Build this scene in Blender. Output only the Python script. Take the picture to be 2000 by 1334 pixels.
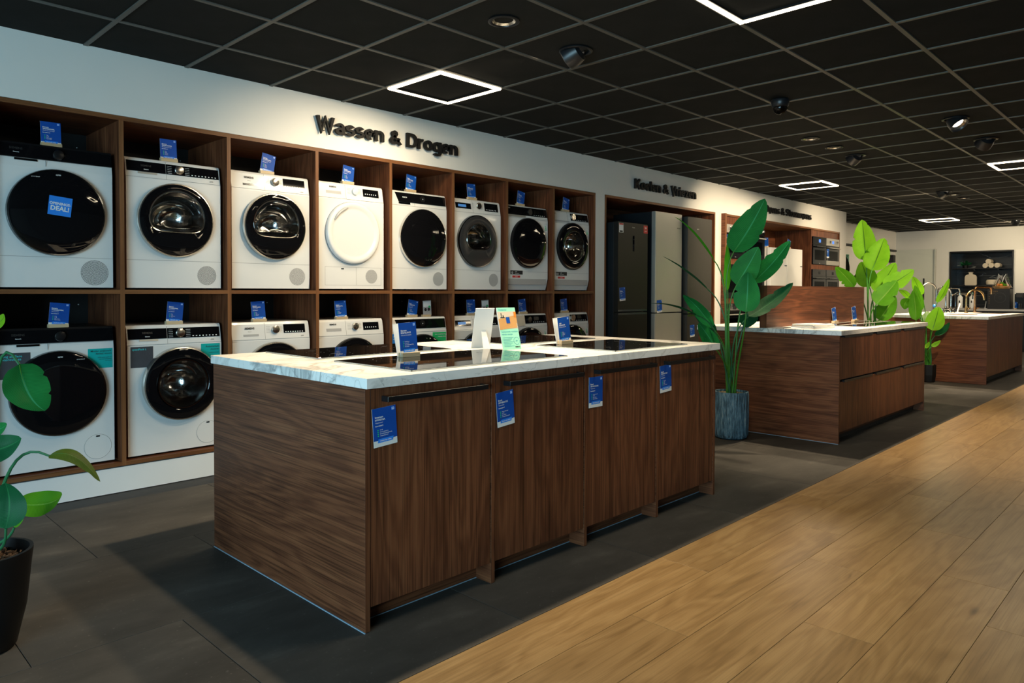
import bpy, bmesh, math, random
from mathutils import Vector, Matrix, noise as mnoise
for o in list(bpy.data.objects): bpy.data.objects.remove(o)
SC = bpy.context.scene
COL = SC.collection
R = math.radians
PI = math.pi
rnd = random.Random(7)

# ------------------------------------------------------------------ camera
cam = bpy.data.cameras.new('camera')
co = bpy.data.objects.new('camera', cam)
COL.objects.link(co)
cam.sensor_width = 36.0
cam.lens = 1408.675 * 36 / 2000
cam.shift_y = -67.66 / 2000
cam.clip_start = 0.05
cam.clip_end = 100
def cam_matrix():
    t, p, r = R(44.25934), R(-1.23383), R(0.16519)
    F = Vector((math.cos(t), math.sin(t), 0)); Rt = Vector((math.sin(t), -math.cos(t), 0)); U = Vector((0, 0, 1))
    F2 = F * math.cos(p) + U * math.sin(p); U2 = U * math.cos(p) - F * math.sin(p)
    R3 = Rt * math.cos(r) + U2 * math.sin(r); U3 = U2 * math.cos(r) - Rt * math.sin(r)
    return Matrix(((R3.x, U3.x, -F2.x, 0), (R3.y, U3.y, -F2.y, 0), (R3.z, U3.z, -F2.z, 1.225), (0, 0, 0, 1)))
co.matrix_world = cam_matrix()
SC.camera = co

# ------------------------------------------------------------------ world, lights, exposure
W = bpy.data.worlds.new('world'); SC.world = W; W.use_nodes = True
W.node_tree.nodes['Background'].inputs[0].default_value = (0.55, 0.75, 1.0, 1)
W.node_tree.nodes['Background'].inputs[1].default_value = 1.0
SC.view_settings.view_transform = 'Standard'
SC.view_settings.look = 'None'
SC.view_settings.gamma = 1.0
SC.view_settings.use_curve_mapping = False
SC.view_settings.exposure = 0.13
SC.cycles.use_denoising = True
SC.cycles.max_bounces = 6
SC.cycles.sample_clamp_indirect = 4.0
SC.cycles.caustics_reflective = False
SC.cycles.caustics_refractive = False

K_DAY = 330.0          # daylight through the shop window behind the camera's left
K_DOWN = 150.0          # recessed downlights
K_GIMB = 120.0          # directional ceiling spots
K_LED = 5.2            # square LED frames
WARM = (1.0, 0.79, 0.52)

def area_light(name, loc, rot, sx, sy, power, color, spread=180):
    l = bpy.data.lights.new(name, 'AREA'); l.shape = 'RECTANGLE'; l.size = sx; l.size_y = sy
    l.energy = power; l.color = color
    o = bpy.data.objects.new(name, l); o.location = loc; o.rotation_euler = rot; COL.objects.link(o)
    return o
area_light('window_daylight', (-3.35, -0.3, 1.25), (0, R(-90), 0), 2.1, 4.4, K_DAY, (0.45, 0.78, 0.94))

def spot_light(loc, target, power, angle, blend, size=0.035, color=WARM):
    l = bpy.data.lights.new('ceiling_spot', 'SPOT'); l.energy = power; l.color = color
    l.spot_size = R(angle); l.spot_blend = blend; l.shadow_soft_size = size
    o = bpy.data.objects.new('ceiling_spot', l); o.location = loc
    d = Vector(target) - Vector(loc)
    o.rotation_euler = d.to_track_quat('-Z', 'Y').to_euler(); COL.objects.link(o)
    return o

# ------------------------------------------------------------------ materials
MATS = {}
def new_mat(name):
    m = bpy.data.materials.new(name); m.use_nodes = True
    nt = m.node_tree; b = nt.nodes['Principled BSDF']
    MATS[name] = m
    return m, nt, b
def N(nt, t, **kw):
    n = nt.nodes.new(t)
    for k, v in kw.items():
        if k.startswith('i_'):
            n.inputs[k[2:].replace('_', ' ')].default_value = v
        else: setattr(n, k, v)
    return n
def plain(name, col, rough=0.5, metal=0.0, spec=0.5, coat=0.0, emit=None, es=0.0, vary=0.03, bump=0.0, bscale=200):
    m, nt, b = new_mat(name)
    c = (*col, 1)
    b.inputs['Base Color'].default_value = c
    b.inputs['Roughness'].default_value = rough
    b.inputs['Metallic'].default_value = metal
    b.inputs['Specular IOR Level'].default_value = spec
    b.inputs['Coat Weight'].default_value = coat
    b.inputs['Coat Roughness'].default_value = 0.05
    if emit:
        b.inputs['Emission Color'].default_value = (*emit, 1); b.inputs['Emission Strength'].default_value = es
    tc = N(nt, 'ShaderNodeTexCoord')
    if vary:
        nz = N(nt, 'ShaderNodeTexNoise', i_Scale=6.0, i_Detail=4.0)
        nt.links.new(tc.outputs['Object'], nz.inputs['Vector'])
        mx = N(nt, 'ShaderNodeMix', data_type='RGBA')
        mx.inputs[6].default_value = (*[x * (1 - vary) for x in col], 1)
        mx.inputs[7].default_value = (*[min(1, x * (1 + vary)) for x in col], 1)
        nt.links.new(nz.outputs['Fac'], mx.inputs[0]); nt.links.new(mx.outputs[2], b.inputs['Base Color'])
    if bump:
        n2 = N(nt, 'ShaderNodeTexNoise', i_Scale=float(bscale), i_Detail=3.0)
        nt.links.new(tc.outputs['Object'], n2.inputs['Vector'])
        bp_ = N(nt, 'ShaderNodeBump', i_Strength=bump, i_Distance=0.002)
        nt.links.new(n2.outputs['Fac'], bp_.inputs['Height']); nt.links.new(bp_.outputs['Normal'], b.inputs['Normal'])
    return m
def ramp(nt, stops):
    r = N(nt, 'ShaderNodeValToRGB')
    e = r.color_ramp.elements
    while len(e) < len(stops): e.new(0.5)
    for i, (p, c) in enumerate(stops):
        e[i].position = p; e[i].color = (*c, 1) if len(c) == 3 else c
    return r
def math_n(nt, op, a, b=None):
    n = N(nt, 'ShaderNodeMath', operation=op)
    for i, x in enumerate((a, b)):
        if x is None: continue
        if isinstance(x, (int, float)): n.inputs[i].default_value = x
        else: nt.links.new(x, n.inputs[i])
    return n.outputs[0]
def wood(name, axis, cols, across=9.0, along=0.60, rings=34, fine=170, rough=0.42, vary=0.18, line=0.48, figure=1.0, ringw=0.16, streak=5.0, knots=False):
    """streaked wood whose grain runs along one object axis"""
    m, nt, b = new_mat(name)
    tc = N(nt, 'ShaderNodeTexCoord'); oi = N(nt, 'ShaderNodeObjectInfo')
    add = N(nt, 'ShaderNodeVectorMath', operation='MULTIPLY_ADD')
    cmb = N(nt, 'ShaderNodeCombineXYZ')
    for i, k in enumerate((37.0, 53.0, 71.0)):
        nt.links.new(math_n(nt, 'MULTIPLY', oi.outputs['Random'], k), cmb.inputs[i])
    nt.links.new(tc.outputs['Object'], add.inputs[0]); add.inputs[1].default_value = (1, 1, 1); nt.links.new(cmb.outputs[0], add.inputs[2])
    def mapped(al, ac):
        mp = N(nt, 'ShaderNodeMapping')
        s = [ac, ac, ac]; s['xyz'.index(axis)] = al
        mp.inputs['Scale'].default_value = s
        nt.links.new(add.outputs[0], mp.inputs['Vector'])
        return mp.outputs[0]
    n1 = N(nt, 'ShaderNodeTexNoise', i_Scale=1.0, i_Detail=4.0, i_Roughness=0.5, i_Distortion=0.35)
    nt.links.new(mapped(along * figure, across * 0.55), n1.inputs['Vector'])
    n2 = N(nt, 'ShaderNodeTexNoise', i_Scale=1.0, i_Detail=6.0, i_Roughness=0.65)
    nt.links.new(mapped(along * 0.8, across * streak), n2.inputs['Vector'])
    n3 = N(nt, 'ShaderNodeTexNoise', i_Scale=1.0, i_Detail=2.0, i_Roughness=0.6)
    nt.links.new(mapped(1.8, fine), n3.inputs['Vector'])
    sn = math_n(nt, 'SINE', math_n(nt, 'MULTIPLY', n1.outputs['Fac'], float(rings) * 2))
    sn = math_n(nt, 'POWER', math_n(nt, 'MULTIPLY_ADD', sn, 0.5), 1.0)
    sn.node.inputs[0].links[0].from_node.inputs[2].default_value = 0.5
    f = math_n(nt, 'ADD', math_n(nt, 'MULTIPLY', n2.outputs['Fac'], 0.60), math_n(nt, 'MULTIPLY', sn, ringw))
    f = math_n(nt, 'ADD', f, math_n(nt, 'MULTIPLY', math_n(nt, 'SUBTRACT', n1.outputs['Fac'], 0.5), 0.28))
    f = math_n(nt, 'ADD', f, 0.21 - ringw * 0.5)
    if knots:
        vo = N(nt, 'ShaderNodeTexVoronoi', i_Scale=1.0); nt.links.new(mapped(1.15, 4.2), vo.inputs['Vector'])
        kr = N(nt, 'ShaderNodeMapRange'); kr.inputs[1].default_value = 0.0; kr.inputs[2].default_value = 0.085; kr.inputs[3].default_value = 0.40; kr.inputs[4].default_value = 0.0
        nt.links.new(vo.outputs['Distance'], kr.inputs[0]); f = math_n(nt, 'SUBTRACT', f, kr.outputs[0])
    r = ramp(nt, [(0.22, cols[0]), (0.42, cols[1]), (0.58, cols[2]), (0.78, cols[3])])
    nt.links.new(f, r.inputs[0])
    pr = ramp(nt, [(0.36, (1 - line,) * 3), (0.52, (1, 1, 1))])
    nt.links.new(n3.outputs['Fac'], pr.inputs[0])
    mx = N(nt, 'ShaderNodeMix', data_type='RGBA', blend_type='MULTIPLY'); mx.inputs[0].default_value = 1.0
    nt.links.new(r.outputs[0], mx.inputs[6]); nt.links.new(pr.outputs[0], mx.inputs[7])
    hs = N(nt, 'ShaderNodeHueSaturation')
    nt.links.new(mx.outputs[2], hs.inputs['Color'])
    v = math_n(nt, 'ADD', math_n(nt, 'MULTIPLY', oi.outputs['Random'], vary), 1 - vary / 2)
    nt.links.new(v, hs.inputs['Value'])
    nt.links.new(hs.outputs[0], b.inputs['Base Color'])
    b.inputs['Roughness'].default_value = rough
    b.inputs['Specular IOR Level'].default_value = 0.22
    bm_ = N(nt, 'ShaderNodeBump', i_Strength=0.12, i_Distance=0.0012)
    nt.links.new(n3.outputs['Fac'], bm_.inputs['Height']); nt.links.new(bm_.outputs[0], b.inputs['Normal'])
    return m
WAL = [(0.046, 0.0140, 0.0068), (0.116, 0.0388, 0.0175), (0.172, 0.0600, 0.0262), (0.226, 0.088, 0.039)]
for ax in 'xyz': wood('walnut_' + ax, ax, WAL)
WAL2 = [(0.100, 0.040, 0.016), (0.170, 0.070, 0.028), (0.215, 0.094, 0.038), (0.260, 0.120, 0.052)]
for ax in 'xyz': wood('walnut_edge_' + ax, ax, WAL2, rings=10, line=0.25, vary=0.08)
OAK = [(0.108, 0.062, 0.024), (0.218, 0.134, 0.056), (0.268, 0.172, 0.076), (0.325, 0.220, 0.104)]
wood('oak_plank', 'x', OAK, across=7.0, along=0.8, rings=34, fine=150, rough=0.34, vary=0.20, line=0.16, figure=1.0, ringw=0.15, streak=2.0, knots=True)
BEECH = [(0.50, 0.36, 0.20), (0.58, 0.43, 0.25), (0.62, 0.47, 0.29), (0.66, 0.52, 0.33)]
wood('beech_block', 'x', BEECH, rings=6, line=0.12)

plain('wall_white', (0.78, 0.77, 0.73), rough=0.62, vary=0.02, bump=0.05, bscale=120)
plain('far_wall_grey', (0.72, 0.72, 0.68), rough=0.7, vary=0.02)
plain('shop_wall', (0.16, 0.15, 0.14), rough=0.7)
plain('plinth_white', (0.80, 0.82, 0.82), rough=0.4)
plain('dark_gap', (0.012, 0.012, 0.013), rough=0.6)
plain('ceiling_black', (0.017, 0.0175, 0.0165), rough=0.95, spec=0.1, vary=0.25, bump=0.25, bscale=90)
plain('grid_metal', (0.092, 0.088, 0.078), rough=0.5, spec=0.4)
plain('back_black', (0.010, 0.011, 0.012), rough=0.55)
plain('appliance_white', (0.80, 0.80, 0.785), rough=0.22, coat=0.35, vary=0.01)
plain('appliance_grey', (0.42, 0.42, 0.42), rough=0.35)
plain('seam_grey', (0.25, 0.25, 0.25), rough=0.5)
plain('black_gloss', (0.004, 0.004, 0.005), rough=0.04, spec=0.35)
plain('black_satin', (0.008, 0.008, 0.009), rough=0.30, spec=0.35)
plain('black_matte', (0.014, 0.014, 0.015), rough=0.55)
plain('door_grey', (0.030, 0.030, 0.032), rough=0.25)
plain('chrome', (0.72, 0.71, 0.69), rough=0.10, metal=1.0)
plain('silver_knob', (0.62, 0.60, 0.56), rough=0.25, metal=1.0)
plain('dark_chrome', (0.16, 0.17, 0.18), rough=0.15, metal=1.0)
plain('steel', (0.56, 0.545, 0.49), rough=0.38, metal=0.55)
plain('black_steel', (0.011, 0.0105, 0.009), rough=0.38, metal=0.1, spec=0.35)
plain('graphite', (0.050, 0.047, 0.042), rough=0.38, metal=0.2, spec=0.4)
plain('dark_side', (0.012, 0.016, 0.020), rough=0.4, spec=0.35)
plain('copper', (0.62, 0.30, 0.13), rough=0.22, metal=1.0)
plain('brass', (0.66, 0.44, 0.20), rough=0.22, metal=1.0)
plain('hob_glass', (0.006, 0.006, 0.006), rough=0.02, spec=0.6, vary=0)
plain('hob_edge', (0.35, 0.40, 0.42), rough=0.2, metal=0.6)
plain('hob_mark', (0.09, 0.09, 0.09), rough=0.3)
plain('letter_black', (0.010, 0.0095, 0.009), rough=0.6, spec=0.2)
plain('print_blue', (0.002, 0.070, 0.38), rough=0.55, spec=0.25, vary=0.01)
plain('print_lightblue', (0.02, 0.24, 0.85), rough=0.35, vary=0.01)
plain('print_white', (0.82, 0.84, 0.85), rough=0.5, vary=0.01)
plain('print_green', (0.02, 0.50, 0.16), rough=0.4, vary=0.01)
plain('print_teal', (0.0, 0.42, 0.42), rough=0.4, vary=0.01)
plain('print_mint', (0.33, 0.78, 0.60), rough=0.4, vary=0.01)
plain('print_dark', (0.018, 0.019, 0.022), rough=0.5, spec=0.25)
plain('print_photo', (0.06, 0.066, 0.078), rough=0.4, vary=0.5)
plain('print_aqua', (0.05, 0.62, 0.66), rough=0.5)
plain('print_red', (0.55, 0.02, 0.02), rough=0.4)
plain('print_ink', (0.02, 0.02, 0.022), rough=0.5)
plain('print_tealtext', (0.01, 0.30, 0.42), rough=0.5)
plain('print_ghost', (0.030, 0.030, 0.030), rough=0.35)
plain('print_grey', (0.40, 0.40, 0.41), rough=0.5)
plain('print_wood', (0.55, 0.30, 0.11), rough=0.5, vary=0.25)
plain('print_bronze', (0.12, 0.075, 0.035), rough=0.5)
plain('print_orange', (0.62, 0.20, 0.02), rough=0.5)
plain('print_beige', (0.62, 0.55, 0.45), rough=0.5)
plain('card_white', (0.80, 0.80, 0.78), rough=0.6)
plain('screen_blue', (0.01, 0.04, 0.10), rough=0.2, emit=(0.15, 0.45, 1.0), es=0.35)
plain('screen_lit', (0.01, 0.04, 0.10), rough=0.2, emit=(0.1, 0.3, 1.0), es=0.9)
plain('screen_red', (0.05, 0.0, 0.0), rough=0.2, emit=(1.0, 0.05, 0.05), es=0.6)
plain('cream_cloth', (0.62, 0.55, 0.43), rough=0.9, bump=0.8, bscale=120)
plain('pot_black', (0.006, 0.006, 0.0065), rough=0.45, spec=0.3)
plain('bark', (0.10, 0.055, 0.030), rough=0.9, vary=0.5)
plain('straw', (0.36, 0.27, 0.14), rough=0.9, vary=0.5)
plain('lens_lit', (0.8, 0.8, 0.8), rough=0.3, emit=(1.0, 0.90, 0.74), es=3.0)
plain('reflector', (0.75, 0.74, 0.70), rough=0.25, metal=1.0)
plain('led_strip', (0.9, 0.9, 0.9), rough=0.4, emit=(1.0, 0.84, 0.58), es=6.0)
plain('spot_black', (0.010, 0.011, 0.013), rough=0.35)
plain('cable_green', (0.01, 0.45, 0.20), rough=0.5)
plain('caulk', (0.26, 0.36, 0.45), rough=0.5)
plain('screen_glow_white', (0.7, 0.7, 0.7), rough=0.4)

def marble():
    m, nt, b = new_mat('marble')
    tc = N(nt, 'ShaderNodeTexCoord')
    mp = N(nt, 'ShaderNodeMapping'); mp.inputs['Rotation'].default_value = (0.3, 0.5, 0.6); mp.inputs['Scale'].default_value = (0.9, 2.0, 1.6)
    nt.links.new(tc.outputs['Object'], mp.inputs['Vector'])
    def vein(scale, width, dist, seedoff):
        n = N(nt, 'ShaderNodeTexNoise', i_Scale=scale, i_Detail=5.0, i_Roughness=0.55, i_Distortion=dist)
        mv = N(nt, 'ShaderNodeVectorMath', operation='ADD'); mv.inputs[1].default_value = (seedoff, seedoff * 2, 3)
        nt.links.new(mp.outputs[0], mv.inputs[0]); nt.links.new(mv.outputs[0], n.inputs['Vector'])
        a = math_n(nt, 'ABSOLUTE', math_n(nt, 'SUBTRACT', n.outputs['Fac'], 0.5))
        mr = N(nt, 'ShaderNodeMapRange'); mr.inputs[1].default_value = 0.0; mr.inputs[2].default_value = width
        mr.inputs[3].default_value = 1.0; mr.inputs[4].default_value = 0.0
        nt.links.new(a, mr.inputs[0]); return mr.outputs[0]
    v1 = vein(1.5, 0.050, 1.4, 1.0); v2 = vein(3.6, 0.022, 1.8, 5.0)
    msk = N(nt, 'ShaderNodeTexNoise', i_Scale=1.6, i_Detail=2.0); nt.links.new(mp.outputs[0], msk.inputs['Vector'])
    mk = ramp(nt, [(0.38, (0, 0, 0)), (0.55, (1, 1, 1))]); nt.links.new(msk.outputs['Fac'], mk.inputs[0])
    s = math_n(nt, 'ADD', math_n(nt, 'MULTIPLY', math_n(nt, 'MULTIPLY', v1, 0.95), mk.outputs[0]), math_n(nt, 'MULTIPLY', v2, 0.50))
    s = math_n(nt, 'MINIMUM', s, 1.0)
    r = ramp(nt, [(0.0, (0.88, 0.865, 0.83)), (0.35, (0.74, 0.725, 0.69)), (1.0, (0.36, 0.355, 0.35))])
    nt.links.new(s, r.inputs[0]); nt.links.new(r.outputs[0], b.inputs['Base Color'])
    b.inputs['Roughness'].default_value = 0.30
marble()

def floor_dark():
    m, nt, b = new_mat('concrete_tile')
    tc = N(nt, 'ShaderNodeTexCoord')
    n1 = N(nt, 'ShaderNodeTexNoise', i_Scale=1.5, i_Detail=7.0, i_Roughness=0.62)
    mp = N(nt, 'ShaderNodeMapping'); mp.inputs['Scale'].default_value = (1.0, 2.2, 1.0)
    nt.links.new(tc.outputs['Object'], mp.inputs['Vector']); nt.links.new(mp.outputs[0], n1.inputs['Vector'])
    r = ramp(nt, [(0.30, (0.040, 0.037, 0.033)), (0.55, (0.070, 0.064, 0.057)), (0.80, (0.140, 0.129, 0.113))])
    nt.links.new(n1.outputs['Fac'], r.inputs[0])
    n2 = N(nt, 'ShaderNodeTexNoise', i_Scale=60.0, i_Detail=2.0)
    nt.links.new(tc.outputs['Object'], n2.inputs['Vector'])
    r2 = ramp(nt, [(0.66, (0, 0, 0)), (0.80, (0.06, 0.057, 0.05))]); nt.links.new(n2.outputs['Fac'], r2.inputs[0])
    mx = N(nt, 'ShaderNodeMix', data_type='RGBA', blend_type='ADD'); mx.inputs[0].default_value = 1
    nt.links.new(r.outputs[0], mx.inputs[6]); nt.links.new(r2.outputs[0], mx.inputs[7])
    nt.links.new(mx.outputs[2], b.inputs['Base Color'])
    b.inputs['Roughness'].default_value = 0.58; b.inputs['Specular IOR Level'].default_value = 0.14
    bp_ = N(nt, 'ShaderNodeBump', i_Strength=0.15, i_Distance=0.002)
    nt.links.new(n1.outputs['Fac'], bp_.inputs['Height']); nt.links.new(bp_.outputs[0], b.inputs['Normal'])
floor_dark()

def glass_mat(name, tint, fac=0.12, rough=0.02, edge=0.5):
    m, nt, b = new_mat(name)
    out = nt.nodes['Material Output']
    tr = N(nt, 'ShaderNodeBsdfTransparent'); tr.inputs[0].default_value = (*tint, 1)
    gl = N(nt, 'ShaderNodeBsdfGlossy'); gl.inputs['Roughness'].default_value = rough
    lw = N(nt, 'ShaderNodeLayerWeight'); lw.inputs[0].default_value = edge
    f = math_n(nt, 'ADD', math_n(nt, 'MULTIPLY', lw.outputs['Fresnel'], 0.6), fac)
    mx = N(nt, 'ShaderNodeMixShader'); nt.links.new(f, mx.inputs[0])
    nt.links.new(tr.outputs[0], mx.inputs[1]); nt.links.new(gl.outputs[0], mx.inputs[2])
    nt.links.new(mx.outputs[0], out.inputs[0]); nt.nodes.remove(b)
glass_mat('clear_glass', (0.975, 0.99, 0.98), 0.012, edge=0.08)
glass_mat('door_glass', (0.80, 0.81, 0.82), 0.03, edge=0.15)
glass_mat('smoked_glass', (0.16, 0.17, 0.19), 0.02, edge=0.12)
glass_mat('cellophane', (0.95, 0.95, 0.95), 0.12, edge=0.3)
glass_mat('green_glass', (0.62, 0.86, 0.74), 0.08, edge=0.25)

def drum_mat():
    m, nt, b = new_mat('drum_metal')
    b.inputs['Metallic'].default_value = 1.0; b.inputs['Roughness'].default_value = 0.14
    b.inputs['Base Color'].default_value = (0.46, 0.46, 0.45, 1)
    tc = N(nt, 'ShaderNodeTexCoord')
    v = N(nt, 'ShaderNodeTexVoronoi', i_Scale=70.0, i_Randomness=0.15); nt.links.new(tc.outputs['Object'], v.inputs['Vector'])
    r = ramp(nt, [(0.18, (0.02, 0.02, 0.02)), (0.34, (0.5, 0.5, 0.49))]); nt.links.new(v.outputs['Distance'], r.inputs[0])
    nt.links.new(r.outputs[0], b.inputs['Base Color'])
    n = N(nt, 'ShaderNodeTexNoise', i_Scale=9.0, i_Detail=1.0); nt.links.new(tc.outputs['Object'], n.inputs['Vector'])
    bp_ = N(nt, 'ShaderNodeBump', i_Strength=0.5, i_Distance=0.02)
    nt.links.new(n.outputs['Fac'], bp_.inputs['Height']); nt.links.new(bp_.outputs[0], b.inputs['Normal'])
drum_mat()

def leaf_mat(name, dark, light, trans, rib):
    m, nt, b = new_mat(name)
    out = nt.nodes['Material Output']
    uv = N(nt, 'ShaderNodeUVMap')
    sp = N(nt, 'ShaderNodeSeparateXYZ'); nt.links.new(uv.outputs[0], sp.inputs[0])
    au = math_n(nt, 'ABSOLUTE', math_n(nt, 'SUBTRACT', sp.outputs[0], 0.5))
    ph = math_n(nt, 'SUBTRACT', math_n(nt, 'MULTIPLY', sp.outputs[1], 260.0), math_n(nt, 'MULTIPLY', au, 60.0))
    sn = math_n(nt, 'SINE', ph)
    f = math_n(nt, 'ADD', math_n(nt, 'MULTIPLY', sn, 0.20), 0.5)
    tc = N(nt, 'ShaderNodeTexCoord'); nz = N(nt, 'ShaderNodeTexNoise', i_Scale=9.0, i_Detail=3.0); nt.links.new(tc.outputs['Object'], nz.inputs['Vector'])
    f = math_n(nt, 'ADD', f, math_n(nt, 'SUBTRACT', nz.outputs['Fac'], 0.5))
    r = ramp(nt, [(0.2, dark), (0.85, light)]); nt.links.new(f, r.inputs[0])
    mk = N(nt, 'ShaderNodeMapRange'); mk.inputs[1].default_value = 0.012; mk.inputs[2].default_value = 0.03; mk.inputs[3].default_value = 1; mk.inputs[4].default_value = 0
    nt.links.new(au, mk.inputs[0])
    mx = N(nt, 'ShaderNodeMix', data_type='RGBA'); nt.links.new(mk.outputs[0], mx.inputs[0]); nt.links.new(r.outputs[0], mx.inputs[6]); mx.inputs[7].default_value = (*rib, 1)
    nt.links.new(mx.outputs[2], b.inputs['Base Color'])
    b.inputs['Roughness'].default_value = 0.48; b.inputs['Specular IOR Level'].default_value = 0.15
    bp_ = N(nt, 'ShaderNodeBump', i_Strength=0.15, i_Distance=0.002); nt.links.new(sn, bp_.inputs['Height']); nt.links.new(bp_.outputs[0], b.inputs['Normal'])
    tl = N(nt, 'ShaderNodeBsdfTranslucent'); nt.links.new(mx.outputs[2], tl.inputs[0])
    ms = N(nt, 'ShaderNodeMixShader'); ms.inputs[0].default_value = trans
    nt.links.new(b.outputs[0], ms.inputs[1]); nt.links.new(tl.outputs[0], ms.inputs[2]); nt.links.new(ms.outputs[0], out.inputs[0])
leaf_mat('leaf_0', (0.010, 0.150, 0.035), (0.022, 0.260, 0.060), 0.30, (0.05, 0.36, 0.16))
leaf_mat('leaf_1', (0.050, 0.330, 0.012), (0.085, 0.460, 0.020), 0.40, (0.10, 0.45, 0.05))
leaf_mat('leaf_2', (0.006, 0.070, 0.026), (0.012, 0.115, 0.035), 0.08, (0.02, 0.16, 0.05))
leaf_mat('leaf_3', (0.150, 0.400, 0.012), (0.230, 0.560, 0.020), 0.45, (0.05, 0.16, 0.01))
leaf_mat('leaf_4', (0.070, 0.260, 0.010), (0.120, 0.380, 0.016), 0.40, (0.22, 0.44, 0.06))
leaf_mat('leaf_5', (0.300, 0.480, 0.180), (0.460, 0.620, 0.330), 0.35, (0.5, 0.6, 0.4))
leaf_mat('leaf_6', (0.055, 0.090, 0.012), (0.110, 0.170, 0.020), 0.30, (0.12, 0.20, 0.04))
leaf_mat('leaf_7', (0.008, 0.014, 0.008), (0.012, 0.020, 0.011), 0.05, (0.01, 0.02, 0.01))
plain('stem_green', (0.045, 0.22, 0.018), rough=0.45, vary=0.4)
plain('stem_dark', (0.018, 0.13, 0.045), rough=0.45, vary=0.3)

def ribbed_pot_mat():
    m, nt, b = new_mat('pot_blue')
    tc = N(nt, 'ShaderNodeTexCoord')
    mp = N(nt, 'ShaderNodeMapping'); mp.inputs['Scale'].default_value = (60, 60, 9); nt.links.new(tc.outputs['Object'], mp.inputs['Vector'])
    n = N(nt, 'ShaderNodeTexNoise', i_Scale=1.0, i_Detail=4.0, i_Roughness=0.7); nt.links.new(mp.outputs[0], n.inputs['Vector'])
    r = ramp(nt, [(0.30, (0.022, 0.026, 0.030)), (0.46, (0.06, 0.14, 0.21)), (0.58, (0.15, 0.30, 0.42)), (0.75, (0.46, 0.50, 0.48))])
    nt.links.new(n.outputs['Fac'], r.inputs[0]); nt.links.new(r.outputs[0], b.inputs['Base Color'])
    b.inputs['Roughness'].default_value = 0.4
    bp_ = N(nt, 'ShaderNodeBump', i_Strength=0.8, i_Distance=0.006); nt.links.new(n.outputs['Fac'], bp_.inputs['Height']); nt.links.new(bp_.outputs[0], b.inputs['Normal'])
ribbed_pot_mat()

def dark_marble():
    m, nt, b = new_mat('dark_marble')
    tc = N(nt, 'ShaderNodeTexCoord')
    mp = N(nt, 'ShaderNodeMapping'); mp.inputs['Rotation'].default_value = (R(35), 0, 0); mp.inputs['Scale'].default_value = (1, 0.5, 3.2); nt.links.new(tc.outputs['Object'], mp.inputs['Vector'])
    n = N(nt, 'ShaderNodeTexNoise', i_Scale=1.6, i_Detail=3.0, i_Distortion=0.6); nt.links.new(mp.outputs[0], n.inputs['Vector'])
    a = math_n(nt, 'ABSOLUTE', math_n(nt, 'SUBTRACT', n.outputs['Fac'], 0.5))
    r = ramp(nt, [(0.0, (0.30, 0.30, 0.28)), (0.008, (0.008, 0.011, 0.015)), (1.0, (0.005, 0.008, 0.012))]); nt.links.new(a, r.inputs[0])
    nt.links.new(r.outputs[0], b.inputs['Base Color']); b.inputs['Roughness'].default_value = 0.25
dark_marble()

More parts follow.
